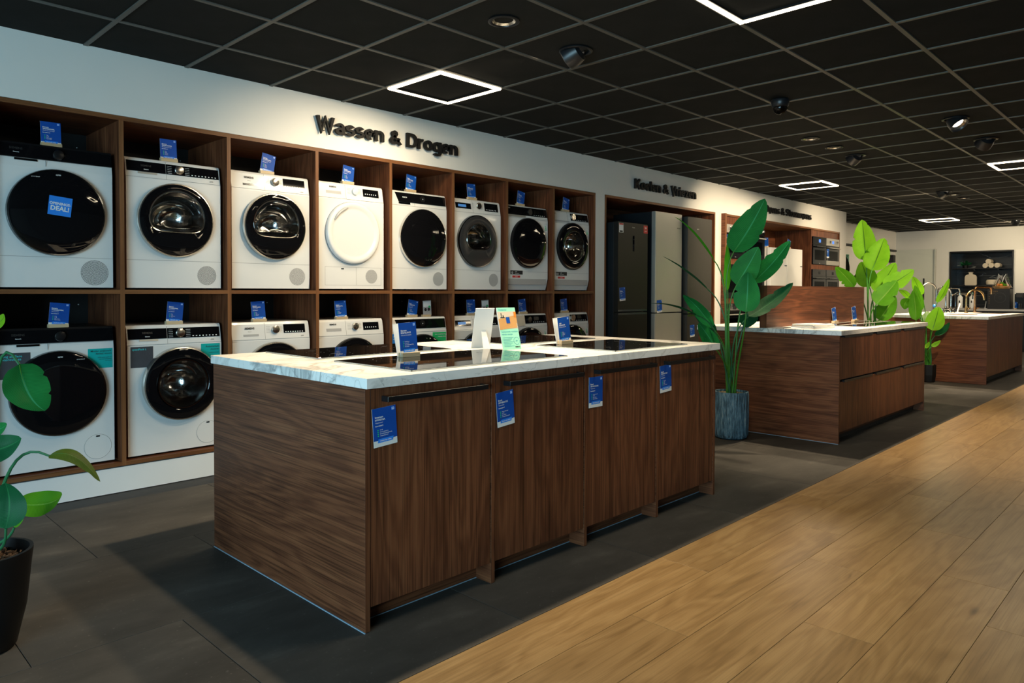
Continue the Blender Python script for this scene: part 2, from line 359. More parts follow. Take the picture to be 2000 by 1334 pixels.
# ------------------------------------------------------------------ mesh helpers
class MB:
    def __init__(s): s.v = []; s.f = []; s.uv = None
    def add(s, vs, fs):
        k = len(s.v); s.v += [tuple(v) for v in vs]; s.f += [tuple(i + k for i in f) for f in fs]; return s
    def box(s, x0, x1, y0, y1, z0, z1):
        return s.add([(x0, y0, z0), (x1, y0, z0), (x1, y1, z0), (x0, y1, z0), (x0, y0, z1), (x1, y0, z1), (x1, y1, z1), (x0, y1, z1)],
                     [(0, 3, 2, 1), (4, 5, 6, 7), (0, 1, 5, 4), (1, 2, 6, 5), (2, 3, 7, 6), (3, 0, 4, 7)])
    def bbox(s, x0, x1, y0, y1, z0, z1, b=0.003, seg=2):
        bm = bmesh.new()
        r = bmesh.ops.create_cube(bm, size=1.0)
        for v in bm.verts: v.co = Vector((x0 + (v.co.x + .5) * (x1 - x0), y0 + (v.co.y + .5) * (y1 - y0), z0 + (v.co.z + .5) * (z1 - z0)))
        bmesh.ops.bevel(bm, geom=bm.edges[:], offset=b, segments=seg, affect='EDGES', clamp_overlap=True)
        bm.verts.index_update()
        s.add([v.co[:] for v in bm.verts], [[v.index for v in f.verts] for f in bm.faces]); bm.free(); return s
    def prism(s, poly, axis, a, b):
        """extrude a 2-D polygon along an axis; axis x: poly=(y,z), y: (x,z), z: (x,y)"""
        n = len(poly)
        def P(p, t): return {'x': (t, p[0], p[1]), 'y': (p[0], t, p[1]), 'z': (p[0], p[1], t)}[axis]
        vs = [P(p, a) for p in poly] + [P(p, b) for p in poly]
        fs = [tuple(range(n))[::-1], tuple(range(n, 2 * n))] + [(i, (i + 1) % n, n + (i + 1) % n, n + i) for i in range(n)]
        return s.add(vs, fs)
    def lathe(s, prof, seg=32, c=(0, 0, 0), axis='z', cap=True):
        """prof: list of (radius, height)"""
        n = len(prof); vs = []
        for r, h in prof:
            for k in range(seg):
                a = 2 * PI * k / seg; p, q = r * math.cos(a), r * math.sin(a)
                vs.append({'z': (c[0] + p, c[1] + q, c[2] + h), 'y': (c[0] + p, c[1] + h, c[2] + q), 'x': (c[0] + h, c[1] + p, c[2] + q)}[axis])
        fs = [(i * seg + k, i * seg + (k + 1) % seg, (i + 1) * seg + (k + 1) % seg, (i + 1) * seg + k) for i in range(n - 1) for k in range(seg)]
        if cap: fs += [tuple(range(seg))[::-1], tuple(range((n - 1) * seg, n * seg))]
        return s.add(vs, fs)
    def loft(s, rings, cap=True):
        seg = len(rings[0]); vs = [p for r in rings for p in r]; n = len(rings)
        fs = [(i * seg + k, i * seg + (k + 1) % seg, (i + 1) * seg + (k + 1) % seg, (i + 1) * seg + k) for i in range(n - 1) for k in range(seg)]
        if cap: fs.append(tuple(range((n - 1) * seg, n * seg)))
        return s.add(vs, fs)
    def tube(s, pts, r, seg=8, cap=True):
        pts = [Vector(p) for p in pts]; n = len(pts); rs = r if isinstance(r, (list, tuple)) else [r] * n
        vs = []; up = None
        for i, p in enumerate(pts):
            d = (pts[min(i + 1, n - 1)] - pts[max(i - 1, 0)]).normalized()
            if up is None: up = d.orthogonal().normalized()
            up = (up - d * up.dot(d)).normalized(); sd = d.cross(up)
            for k in range(seg):
                a = 2 * PI * k / seg; vs.append((p + (up * math.cos(a) + sd * math.sin(a)) * rs[i])[:])
        fs = [(i * seg + k, i * seg + (k + 1) % seg, (i + 1) * seg + (k + 1) % seg, (i + 1) * seg + k) for i in range(n - 1) for k in range(seg)]
        if cap: fs += [tuple(range(seg))[::-1], tuple(range((n - 1) * seg, n * seg))]
        return s.add(vs, fs)
    def xform(s, M): s.v = [(M @ Vector(v))[:] for v in s.v]; return s
    def build(s, name, mat, parent=None, smooth=False, kind=None, label=None, loc=None):
        me = bpy.data.meshes.new(name); me.from_pydata(s.v, [], s.f)
        bm = bmesh.new(); bm.from_mesh(me); bmesh.ops.recalc_face_normals(bm, faces=bm.faces[:]); bm.to_mesh(me); bm.free()
        if smooth:
            me.polygons.foreach_set('use_smooth', [True] * len(me.polygons))
            try: me.set_sharp_from_angle(angle=R(38))
            except Exception: pass
        me.materials.append(MATS[mat]); me.update()
        o = bpy.data.objects.new(name, me); COL.objects.link(o)
        if parent: o.parent = parent
        if loc: o.location = loc
        if kind: o['kind'] = kind
        if label: o['label'] = label
        return o
def thing(name, label, cat, loc=(0, 0, 0), rz=0.0, group=None):
    o = bpy.data.objects.new(name, None); COL.objects.link(o); o.empty_display_size = 0.05
    o.location = loc; o.rotation_euler = (0, 0, rz); o['label'] = label; o['category'] = cat
    if group: o['group'] = group
    return o
def tag(o, label, cat, group=None):
    o['label'] = label; o['category'] = cat
    if group: o['group'] = group
    return o

_tc = {}
def text_data(body, bold=0.0):
    k = (body, bold)
    if k not in _tc:
        cu = bpy.data.curves.new('t', 'FONT'); cu.body = body; cu.size = 1.0; cu.offset = bold; cu.resolution_u = 2; cu.fill_mode = 'FRONT'
        ob = bpy.data.objects.new('t', cu); me = bpy.data.meshes.new_from_object(ob)
        vs = [v.co[:] for v in me.vertices]; fs = [tuple(p.vertices) for p in me.polygons]
        bpy.data.objects.remove(ob); bpy.data.curves.remove(cu); bpy.data.meshes.remove(me)
        xs = [v[0] for v in vs] or [0]
        _tc[k] = (vs, fs, min(xs), max(xs))
    return _tc[k]
def put_text(mb, body, x, z, size, y=0.0, bold=0.0, align='l', width=None):
    """flat text in the XZ plane facing -Y, baseline at z"""
    vs, fs, a, b = text_data(body, bold)
    sx = size
    if width: sx = width / max(b - a, 1e-6)
    off = {'l': -a, 'c': -(a + b) / 2, 'r': -b}[align]
    mb.add([(x + (v[0] + off) * sx, y, z + v[1] * size) for v in vs], fs)
    return mb

# ------------------------------------------------------------------ room shell
YW, ZC = 4.735, 2.647
XL, XR, YB, YF = -3.6, 18.6, -5.0, 5.43
S = 'structure'
# floor: base slab, dark concrete-look tiles, oak planks
fl = MB().box(XL, XR + 0.6, YB, YF + 0.1, -0.12, -0.004).build('floor', 'dark_gap', kind=S)
def in_view(x, y, z):
    t = R(44.25934); F = (math.cos(t), math.sin(t)); Rt = (math.sin(t), -math.cos(t))
    d = x * F[0] + y * F[1]
    if d < 0.6: return False, d
    u = (x * Rt[0] + y * Rt[1]) / d; v = (z - 1.225) / d
    return abs(u) < 0.78 and -0.60 < v < 0.50, d
def chip(lx, ly, top, dz, name, mat, x, y, parent, cache={}):
    k = (name, round(lx, 3), round(ly, 3), mat)
    if k not in cache:
        o = MB().bbox(0, lx, 0, ly, -dz, 0, b=0.0008, seg=1).build(name, mat, parent); o.location = (x, y, top); cache[k] = o; return o
    o = cache[k].copy(); COL.objects.link(o); o.location = (x, y, top); o.parent = parent; return o
TP, G = 0.885, 0.0012
rows = [(1.811, 2.731, 1.05), (2.731, 3.641, 0.572), (3.641, 4.551, 1.024), (4.551, 5.43, 0.572)]
for y0, y1, x0 in rows:
    k0 = math.floor((XL - x0) / TP)
    for k in range(k0, 27):
        a = max(XL, x0 + k * TP); b = min(XR + 0.55, x0 + (k + 1) * TP)
        if b - a < 0.02 or y1 > 4.6 and a < 13.3: continue
        chip(b - a - 2 * G, y1 - y0 - 2 * G, 0, 0.004, 'tile', 'concrete_tile', a + G, y0 + G, fl)
PW = 0.2455
joints = [2.842, 2.257, 3.315, 2.66, 3.53, 3.10]
rest = MB()
for r_ in range(28):
    y1 = 1.811 - r_ * PW; y0 = y1 - PW
    if y0 < YB: break
    x0 = joints[r_] if r_ < 6 else rnd.uniform(0, 1.49)
    for k in range(-5, 13):
        a = max(XL, x0 + (k - 0) * 1.49); b = min(XR, x0 + (k + 1) * 1.49)
        if b - a < 0.05: continue
        vis = any(in_view(xx, yy, 0)[0] for xx in (a, (a + b) / 2, b) for yy in (y0, y1)) or (abs((a + b) / 2) < 2.5 and y1 > -0.6)
        if vis: chip(b - a - 0.0012, PW - 0.0012, 0, 0.004, 'plank', 'oak_plank', a, y0, fl)
        else: rest.box(a, b - 0.0012, y0, y1 - 0.0012, -0.004, 0)
rest.build('planks', 'oak_plank', fl, kind='stuff')

# ceiling: slab, T-bar grid, tiles
ce = MB().box(XL, XR + 0.6, YB, YF + 0.1, ZC + 0.03, ZC + 0.15).build('ceiling', 'ceiling_black', kind=S)
GX0, GXP, GY0, GYP = 1.293, 0.5757, 4.185, 0.5887
GXi = [k for k in range(-8, 32) if XL - .01 < GX0 + k * GXP < XR]
GYi = [k for k in range(-2, 16) if YB < GY0 - k * GYP < YF]
def gx(k): return GX0 + k * GXP
def gy(k): return GY0 - k * GYP
BW = 0.012
for k in GXi: MB().box(gx(k) - BW, gx(k) + BW, YB, YW if gx(k) < 13.4 else YF, ZC, ZC + 0.012).build('grid_bar', 'grid_metal', ce)
for k in GYi:
    x0 = XL if gy(k) < YW else 13.4
    MB().box(x0, XR, gy(k) - BW, gy(k) + BW, ZC - 0.0006, ZC + 0.012).build('grid_bar', 'grid_metal', ce)
LEDS = [(3, 1), (3, 5), (14, 1), (14, 5), (25, 1), (25, 5), (3, 9), (14, 9), (-8, 1), (-8, 5)]
tiles = []
for i in range(-9, 31):
    for j in range(-2, 16):
        if (i, j - 1) in [(a, b - 1) for a, b in LEDS]: pass
        x0, x1 = max(XL, gx(i)), min(XR, gx(i + 1)); y1, y0 = min(YF, gy(j - 1)), max(YB, gy(j))
        if x1 - x0 < 0.05 or y1 - y0 < 0.05: continue
        if y0 > YW - 0.1 and x0 < 13.3: continue
        v, d = in_view((x0 + x1) / 2, (y0 + y1) / 2, ZC)
        tiles.append((0 if v else 1, d, x0, x1, y0, y1, (i, j) in LEDS))
tiles.sort()
rest = MB(); n = 0
for v, d, x0, x1, y0, y1, led in tiles:
    if v == 0 and n < 290:
        n += 1; chip(x1 - x0 - 2 * BW, y1 - y0 - 2 * BW, ZC + 0.022, 0.016, 'ceiling_tile', 'ceiling_black', x0 + BW, y0 + BW, ce)
    else: rest.box(x0 + BW, x1 - BW, y0 + BW, y1 - BW, ZC + 0.006, ZC + 0.022)
rest.build('ceiling_tiles', 'ceiling_black', ce, kind='stuff')

# walls
SX0, SX1, STOP, SBOT = 0.807, 6.126, 2.273, 0.159       # machine shelving opening
FX0, FX1 = 6.291, 8.693                                 # fridge niche
OX0, OX1 = 8.858, 13.045                                # oven block
wl = MB()
wl.box(XL, 13.402, YW, YW + 0.10, STOP + 0.002, ZC + 0.03)
for a, b in ((XL, SX0 - 0.002), (SX1 + 0.004, FX0 - 0.004), (FX1 + 0.002, OX0 - 0.003), (OX1 + 0.003, 13.402)):
    wl.box(a, b, YW, YF, 0.0, STOP + 0.002)
wl.box(SX0 - 0.002, OX1 + 0.003, YF - 0.02, YF, 0, STOP + 0.002)
wl.box(XL, 13.402, YW + 0.10, YF, STOP + 0.03, ZC + 0.03)
wl.build('wall_left', 'wall_white', kind=S)
bs = MB().box(SX0 - 0.002, SX1 + 0.004, YW + 0.004, YW + 0.03, 0, 0.151)
bs.box(FX0 - 0.004, FX1 + 0.002, 4.60, YF - 0.03, 0, 0.151); bs.box(OX0 - 0.003, OX1 + 0.003, YW + 0.03, YW + 0.05, 0, 0.10)
bs.build('baseboard_left', 'plinth_white', kind=S)
MB().box(13.402, XR, YF, YF + 0.1, 0, ZC + 0.03).build('wall_rear', 'wall_white', kind=S)
# far wall with the niche opening
NY0, NY1, NZ0, NZ1, ND = 3.10, 4.308, 0.88, 2.148, 0.55
wf = MB()
wf.box(XR, XR + 0.1, NY1, YF, 0, ZC + 0.03); wf.box(XR, XR + 0.1, YB, NY0, 0, ZC + 0.03)
wf.box(XR, XR + 0.1, NY0, NY1, NZ1, ZC + 0.03); wf.box(XR, XR + 0.1, NY0, NY1, 0, NZ0 - 0.04)
wf.build('wall_far', 'far_wall_grey', kind=S)
MB().box(XL, XR + 0.1, YB - 0.1, YB, 0, ZC + 0.03).build('wall_right', 'shop_wall', kind=S)
# wall behind the camera: glazed shop front
wb = MB(); wb.box(XL - 0.1, XL, YB, -2.1, 0, ZC + 0.03); wb.box(XL - 0.1, XL, 2.91, YF, 0, ZC + 0.03); wb.box(XL - 0.1, XL, -2.1, 2.91, 2.55, ZC + 0.03); wb.box(XL - 0.1, XL, -2.1, 2.91, 0, 0.12)
wb.build('wall_back', 'wall_white', kind=S)
w1 = MB(); 
for y in (-2.1, -0.45, 1.2, 2.85): w1.box(XL - 0.07, XL - 0.02, y, y + 0.06, 0.12, 2.55)
w1.box(XL - 0.07, XL - 0.02, -2.1, 2.91, 0.12, 0.18); w1.box(XL - 0.07, XL - 0.02, -2.1, 2.91, 2.49, 2.55)
w1 = w1.build('window_1', 'black_satin', kind=S)
for y in (-2.04, -0.39, 1.26): MB().box(XL - 0.05, XL - 0.042, y, y + 1.59, 0.18, 2.49).build('pane', 'clear_glass', w1)

# rear wall sliding door with black rail
d1 = MB().box(13.6, 15.71, YF - 0.045, YF - 0.01, 0.02, 2.165).build('door_1', 'wall_white', kind=S)
MB().box(15.72, 17.6, YF - 0.04, YF - 0.01, 0.02, 2.165).build('door_panel', 'wall_white', d1)
MB().box(13.45, 18.45, YF - 0.06, YF, 2.178, 2.218).build('rail', 'black_matte', d1)
t = thing('glass_board', 'pale green glass panel on the rear wall behind dark leaf', 'glass panel', (15.1, YF - 0.05, 1.0))
MB().bbox(-0.4, 0.28, -0.012, 0, 0.42, 1.0 , b=0.002, seg=1).build('panel', 'green_glass', t)
MB().box(-0.41, 0.29, -0.003, 0.002, 0.41, 0.42).build('edge_strip', 'chrome', t)
t = thing('wall_hook_box', 'small black box mounted on rear wall near glass screen', 'wall box', (18.15, YF, 1.92))
MB().bbox(-0.09, 0.09, -0.10, 0, 0.0, 0.17, b=0.008).build('body', 'black_matte', t); MB().bbox(-0.13, -0.09, -0.07, -0.03, 0.11, 0.17, b=0.005).build('latch', 'black_satin', t)

# glass screen on the far wall
gs = thing('glass_screen', 'tall clear glass screen standing before the far grey wall', 'glass screen', (XR - 0.05, 4.574, 0))
MB().bbox(-0.006, 0.006, 0, 0.845, 0.012, 2.223, b=0.002, seg=1).build('pane', 'clear_glass', gs)
MB().box(-0.012, 0.012, -0.004, 0.004, 0.0, 2.225).build('edge_profile', 'steel', gs)
MB().box(-0.012, 0.012, 0, 0.845, 0, 0.014).build('floor_rail', 'steel', gs)
MB().bbox(-0.05, -0.02, 0.22, 0.25, 1.05, 1.55, b=0.005).build('handle', 'black_satin', gs)

# ------------------------------------------------------------------ wall signs
SW = 0.160
def arc(cx, cy, rx, ry, a0, a1, n=14): return [(cx + rx * math.cos(R(a0 + (a1 - a0) * k / n)), cy + ry * math.sin(R(a0 + (a1 - a0) * k / n))) for k in range(n + 1)]
def glyph(ch):
    """(advance width, centre-line strokes) of a bold grotesque letter, cap height 1"""
    h, xh = SW / 2, 0.74
    def ess(w, H):
        ry = (H - SW) / 4
        return [arc(w / 2, H - h - ry, w / 2 - h, ry, 22, 270, 20) + arc(w / 2, h + ry, w / 2 - h, ry, 90, -158, 20)[1:]]
    def arch(x0, x1): return arc((x0 + x1) / 2, xh - h - .22, (x1 - x0) / 2, .22, 180, 0) + [(x1, 0)]
    if ch == 'W': return 1.22, [[(.09, 1), (.33, .0), (.61, .92), (.89, 0), (1.13, 1)]]
    if ch == 'V': return .86, [[(.09, 1), (.43, 0), (.77, 1)]]
    if ch == 'v': return .70, [[(.08, xh), (.35, 0), (.62, xh)]]
    if ch == 'K': return .86, [[(h, 0), (h, 1)], [(.74, 1), (.20, .42)], [(.34, .52), (.77, 0)]]
    if ch == 'D': return .84, [[(h, h), (h, 1 - h), (.36, 1 - h)] + arc(.40, .5, .84 - h - .40, .5 - h, 90, -90, 18) + [(.36, h), (h, h)]]
    if ch == 'O': return .88, [arc(.44, .5, .44 - h, .5 - h, 0, 360, 36)]
    if ch == 'S': return .76, ess(.76, 1.0)
    if ch == 's': return .62, ess(.62, xh)
    if ch == 'a': return .66, [arc(.31, xh - h - .17, .22, .17, 165, 0) + [(.66 - h, 0)], arc(.315, .215, .215, .215 - h + .02, 0, 360, 26)]
    if ch == 'e': return .68, [[(h, .40), (.68 - h, .40)] + arc(.34, xh / 2, .34 - h, xh / 2 - h, 4, 296, 30)]
    if ch == 'o': return .70, [arc(.35, xh / 2, .35 - h, xh / 2 - h, 0, 360, 30)]
    if ch == 'g': return .70, [arc(.34, xh / 2, .34 - h, xh / 2 - h, 0, 360, 30), [(.70 - h, xh), (.70 - h, -.05)] + arc(.36, -.05, .34 - h, .17, 0, -155, 14)[1:]]
    if ch == 'n': return .66, [[(h, 0), (h, xh)], arch(h, .66 - h)]
    if ch == 'm': return 1.02, [[(h, 0), (h, xh)], arch(h, .51), arch(.51, 1.02 - h)]
    if ch == 'r': return .46, [[(h, 0), (h, xh)], arc(.36, xh - h - .22, .36 - h, .22, 180, 72)]
    if ch == 'l': return .21, [[(h, 0), (h, 1)]]
    if ch == 'i': return .21, [[(h, 0), (h, xh)], [(h, .82), (h, 1.0)]]
    if ch == 'z': return .58, [[(.03, xh - h), (.44, xh - h), (.14, h), (.56, h)]]
    if ch == 't': return .44, [[(.20, .93), (.20, .22)] + arc(.36, .22, .16, .22 - h, 180, 280, 8)[1:], [(.02, xh - h), (.43, xh - h)]]
    if ch == '&': return .88, [[(.86, .02), (.30, .60), (.23, .73), (.25, .84), (.36, .90), (.48, .85), (.51, .74), (.45, .63), (.20, .44), (.10, .29), (.15, .15), (.30, .09), (.47, .13), (.62, .26), (.72, .47)]]
    return .34, []
def ribbon(mb, path, w, y0, y1, sx, sz, dx):
    """thick stroke along a centre line, extruded from y0 to y1"""
    n = len(path); closed = n > 3 and math.dist(path[0], path[-1]) < 1e-6
    if closed: path = path[:-1]; n -= 1
    P = [Vector((p[0] * .76, p[1])) for p in path]; L, Rr = [], []
    for i in range(n):
        a = P[i] - P[i - 1] if (i > 0 or closed) else P[1] - P[0]
        b = P[(i + 1) % n] - P[i] if (i < n - 1 or closed) else P[-1] - P[-2]
        a.normalize(); b.normalize(); na, nb = Vector((-a.y, a.x)), Vector((-b.y, b.x)); m_ = (na + nb)
        m_ = m_.normalized() if m_.length > 1e-6 else na
        k = w / 2 / max(.5, m_.dot(na)); L.append(P[i] + m_ * k); Rr.append(P[i] - m_ * k)
    vs = []
    for i in range(n):
        for q, y in ((L[i], y0), (Rr[i], y0), (Rr[i], y1), (L[i], y1)): vs.append((q.x / .76 * sx + dx, y, q.y * sz))
    fs = []
    for i in range(n if closed else n - 1):
        a, b = i * 4, ((i + 1) % n) * 4
        fs += [(a + k, a + (k + 1) % 4, b + (k + 1) % 4, b + k) for k in range(4)]
    if not closed: fs += [(0, 1, 2, 3), (n * 4 - 1, n * 4 - 2, n * 4 - 3, n * 4 - 4)]
    mb.add(vs, fs)
def wall_sign(body, x0, x1, z, h, label):
    t = thing('wall_sign', label, 'sign', (x0, YW, z))
    gap = .085
    total = sum(glyph(c)[0] + gap for c in body) - gap
    sx = (x1 - x0) / total; x = 0.0
    for ch in body:
        w, strokes = glyph(ch)
        if strokes:
            m = MB()
            for q, st in enumerate(strokes): ribbon(m, st, SW, -.036 - q * .0003, -.012, sx, h, x * sx)
            o = m.build('letter', 'letter_black', t)
            MB().lathe([(0.004, -0.012), (0.004, 0)], 6, ((x + w / 2) * sx, 0, h * 0.12), 'y').build('stand_off', 'black_matte', o)
        x += w + gap
    return t
wall_sign('Wassen & Drogen', 2.785, 4.148, 2.394, 0.112, 'black raised lettering reading Wassen & Drogen above the washing machines')
wall_sign('Koelen & Vriezen', 6.815, 8.143, 2.391, 0.112, 'black raised lettering reading Koelen & Vriezen above the fridge niche')
wall_sign('Ovens & Stoomovens', 10.11, 11.773, 2.393, 0.105, 'black raised lettering reading Ovens & Stoomovens above the ovens')

# ------------------------------------------------------------------ ceiling fixtures
def led_square(i, j, label):
    x0, x1, y1, y0 = gx(i), gx(i + 1), gy(j - 1), gy(j)
    t = thing('square_ceiling_light', label, 'ceiling light', ((x0 + x1) / 2, (y0 + y1) / 2, ZC), 0, 'square LED frames in the ceiling')
    hx, hy, w = (x1 - x0) / 2 - 0.008, (y1 - y0) / 2 - 0.008, 0.030
    for a, b, c, d in ((-hx, hx, -hy, -hy + w), (-hx, hx, hy - w, hy), (-hx, -hx + w, -hy + w, hy - w), (hx - w, hx, -hy + w, hy - w)):
        MB().bbox(a, b, c, d, -0.013, 0.006, b=0.004, seg=2).build('light_strip', 'led_strip', t)
        area_light('led_strip_light', (t.location.x + (a + b) / 2, t.location.y + (c + d) / 2, ZC - 0.0145), (0, 0, 0), b - a, d - c, K_LED, (1.0, 0.83, 0.57))
    m = MB(); v = w + 0.001
    for a, b, c, d in ((-hx + v, hx - v, -hy + v, -hy + v + .006), (-hx + v, hx - v, hy - v - .006, hy - v), (-hx + v, -hx + v + .006, -hy + v, hy - v), (hx - v - .006, hx - v, -hy + v, hy - v)):
        m.box(a, b, c, d, -0.006, 0.006)
    m.build('inner_frame', 'black_satin', t)
    return t
led_square(3, 1, 'square LED ceiling light nearest the Wassen & Drogen lettering')
led_square(3, 5, 'square LED ceiling light cut off by the top edge of the picture')
led_square(14, 1, 'square LED ceiling light above the Ovens & Stoomovens lettering')
led_square(14, 5, 'square LED ceiling light at the right edge over the walkway')
led_square(25, 1, 'small distant square LED ceiling light above the glass screen')
led_square(14, 9, 'added square LED ceiling light far out over the walkway, out of frame')  # unseen, continues the LED spacing; added to brighten the far area
led_square(25, 5, 'added square LED ceiling light before the far counter, out of frame')  # unseen repeat of the LED pattern, added for more light at the far end
led_square(25, 9, 'added square LED ceiling light at the far walkway end, out of frame')  # another unseen LED square, added to lift the far end

def downlight(x, y, label, on=True, power=None, tgt=None):
    t = thing('downlight', label, 'downlight', (x, y, ZC), 0, 'recessed round downlights')
    MB().lathe([(0.072, 0.0), (0.082, -0.002), (0.084, -0.005), (0.075, -0.008), (0.066, -0.006), (0.062, 0.010)], 40, cap=False).build('trim_ring', 'spot_black', t, True)
    MB().lathe([(0.062, -0.003), (0.050, 0.006), (0.036, 0.012)], 40, cap=False).build('reflector', 'reflector', t, True)
    MB().lathe([(0.0005, 0.006), (0.037, 0.008), (0.037, 0.012)], 32).build('lens', 'lens_lit', t, True)
    p = K_DOWN if power is None else power
    if p: spot_light((x, y, ZC - 0.02), tgt or (x, y, 0), p, 96, 0.55)
    return t
downlight(2.708, 2.705, 'lit round downlight nearest the large white square light')
downlight(2.13, 2.705, 'lit round downlight above the front island worktop, out of frame')
downlight(6.741, 2.711, 'lit round downlight before the lens of another, middle of the ceiling', power=K_DOWN * 1.6)
downlight(7.303, 2.705, 'lit round downlight next to a tilted black spot over the second island', power=K_DOWN * 1.6)
downlight(11.995, 2.733, 'far lit downlight beside the farthest tilted black spot', power=K_DOWN * 1.7)
downlight(12.543, 2.736, 'farthest lit downlight over the tap island', power=K_DOWN * 1.7)

def gimbal(x, y, target, label, lit=True, power=None, ang=52, lens=True):
    t = thing('directional_spotlight', label, 'spotlight', (x, y, ZC), 0, 'tilting black ceiling spots')
    MB().lathe([(0.085, 0.0), (0.098, -0.002), (0.099, -0.006), (0.088, -0.010), (0.080, -0.006), (0.078, 0.008)], 40, cap=False).build('trim_ring', 'spot_black', t, True)
    d = (Vector(target) - Vector((x, y, ZC))).normalized()
    M = d.to_track_quat('Z', 'Y').to_matrix().to_4x4(); M.translation = Vector((0, 0, -0.012))
    MB().lathe([(0.030, -0.04), (0.062, -0.025), (0.071, 0.01), (0.072, 0.062), (0.069, 0.065), (0.065, 0.061), (0.060, 0.048)], 40, cap=False).xform(M).build('lamp_head', 'spot_black', t, True)
    MB().lathe([(0.060, 0.049), (0.050, 0.040), (0.040, 0.031)], 36, cap=False).xform(M).build('reflector', 'reflector', t, True)
    MB().lathe([(0.001, 0.033), (0.042, 0.035), (0.042, 0.031)], 32).xform(M).build('lens', 'lens_lit', t, True)
    p = K_GIMB if power is None else power
    if p: spot_light(Vector((x, y, ZC - 0.012)) + d * 0.08, target, p, ang, 0.9)
    return t
gimbal(3.332, 2.727, (2.9, YW, 1.75), 'black tilting spotlight above the front island, aimed at the dryers', ang=64)
gimbal(6.78, 1.546, (6.0, -0.3, 0), 'lit tilting spotlight over the walkway, nearer of a pair', power=90, ang=75)
gimbal(7.877, 1.545, (9.5, 3.0, 1.3), 'lit tilting spotlight over the walkway, farther of a pair', power=330, ang=60)
gimbal(6.0, 0.70, (7.3, 2.75, 1.05), 'added ceiling spot out of frame to light the upright walnut panel', ang=58, power=190)  # unseen spot added to give the walnut panel its light
gimbal(7.893, 2.704, (8.9, YW, 1.6), 'black tilting spotlight beside two downlights, aimed at the ovens', ang=66, power=270)
gimbal(15.4, 1.9, (16.2, YF, 1.4), 'added ceiling spot out of frame to brighten the rear wall', ang=100, power=60)  # extra unseen spot, added because the rear wall came out too dark
gimbal(16.4, 1.9, (XR, 4.6, 1.3), 'added ceiling spot out of frame to brighten the glass screen corner', ang=95, power=60)  # extra unseen spot, added to brighten the far wall behind the glass
gimbal(11.534, 2.755, (12.2, YW, 1.6), 'far black tilting spotlight left of two small downlights', power=200, ang=80)
gimbal(17.035, 2.812, (18.6, 3.6, 1.4), 'farthest black spotlight near the far wall', power=60, ang=150)
# security camera dome
t = thing('camera_dome', 'black security camera dome hanging from the ceiling grid', 'security camera', (5.227, 2.328, ZC))
MB().lathe([(0.062, 0.0), (0.066, -0.01), (0.060, -0.045), (0.052, -0.055)], 36).build('housing', 'spot_black', t, True)
MB().lathe([(0.050, -0.05), (0.050, -0.065), (0.042, -0.088), (0.025, -0.104), (0.002, -0.110)], 36, cap=False).build('dome', 'smoked_glass', t, True)
MB().lathe([(0.026, -0.06), (0.026, -0.085), (0.012, -0.092)], 20).build('lens', 'dark_chrome', t, True)

# ------------------------------------------------------------------ machine shelving
P0, PITCH, TH = 1.4815, 0.6616, 0.026
sh = thing('machine_shelving', 'walnut shelving wall of sixteen cubbyholes holding the laundry machines', 'shelving', (SX0, YW, 0))
dv = [P0 + PITCH * k for k in range(-1, 8)]
for i, x in enumerate(dv):
    MB().box(x - TH / 2 - SX0, x + TH / 2 - SX0, 0, 0.66, SBOT, STOP - TH).build('divider_panel', 'walnut_edge_z' if False else 'walnut_z', sh)
    MB().box(x - TH / 2 - SX0, x + TH / 2 - SX0, -0.0012, 0.0, SBOT, STOP - TH).build('edge_band', 'walnut_edge_z', sh)
MB().box(0, SX1 - SX0, 0, 0.66, STOP - TH, STOP).build('top_panel', 'walnut_x', sh); MB().box(0, SX1 - SX0, -0.0012, 0, STOP - TH, STOP).build('edge_band', 'walnut_edge_x', sh)
for i in range(8):
    a, b = dv[i] + TH / 2 - SX0, dv[i + 1] - TH / 2 - SX0
    for z in (1.2035, SBOT):
        MB().box(a, b, 0, 0.66, z, z + 0.0245).build('shelf_board', 'walnut_x', sh); MB().box(a, b, -0.0012, 0, z, z + 0.0245).build('edge_band', 'walnut_edge_x', sh)
MB().box(0, SX1 - SX0, 0.64, 0.66, SBOT + 0.03, STOP - TH).build('back_panel', 'back_black', sh)
m = MB()
for i in range(8):
    for z in (2.16, 1.13): m.lathe([(0.004, 0), (0.004, -0.004)], 8, (dv[i + 1] - SX0 - 0.07, 0.64, z), 'y')
m.build('screw_caps', 'print_white', sh)
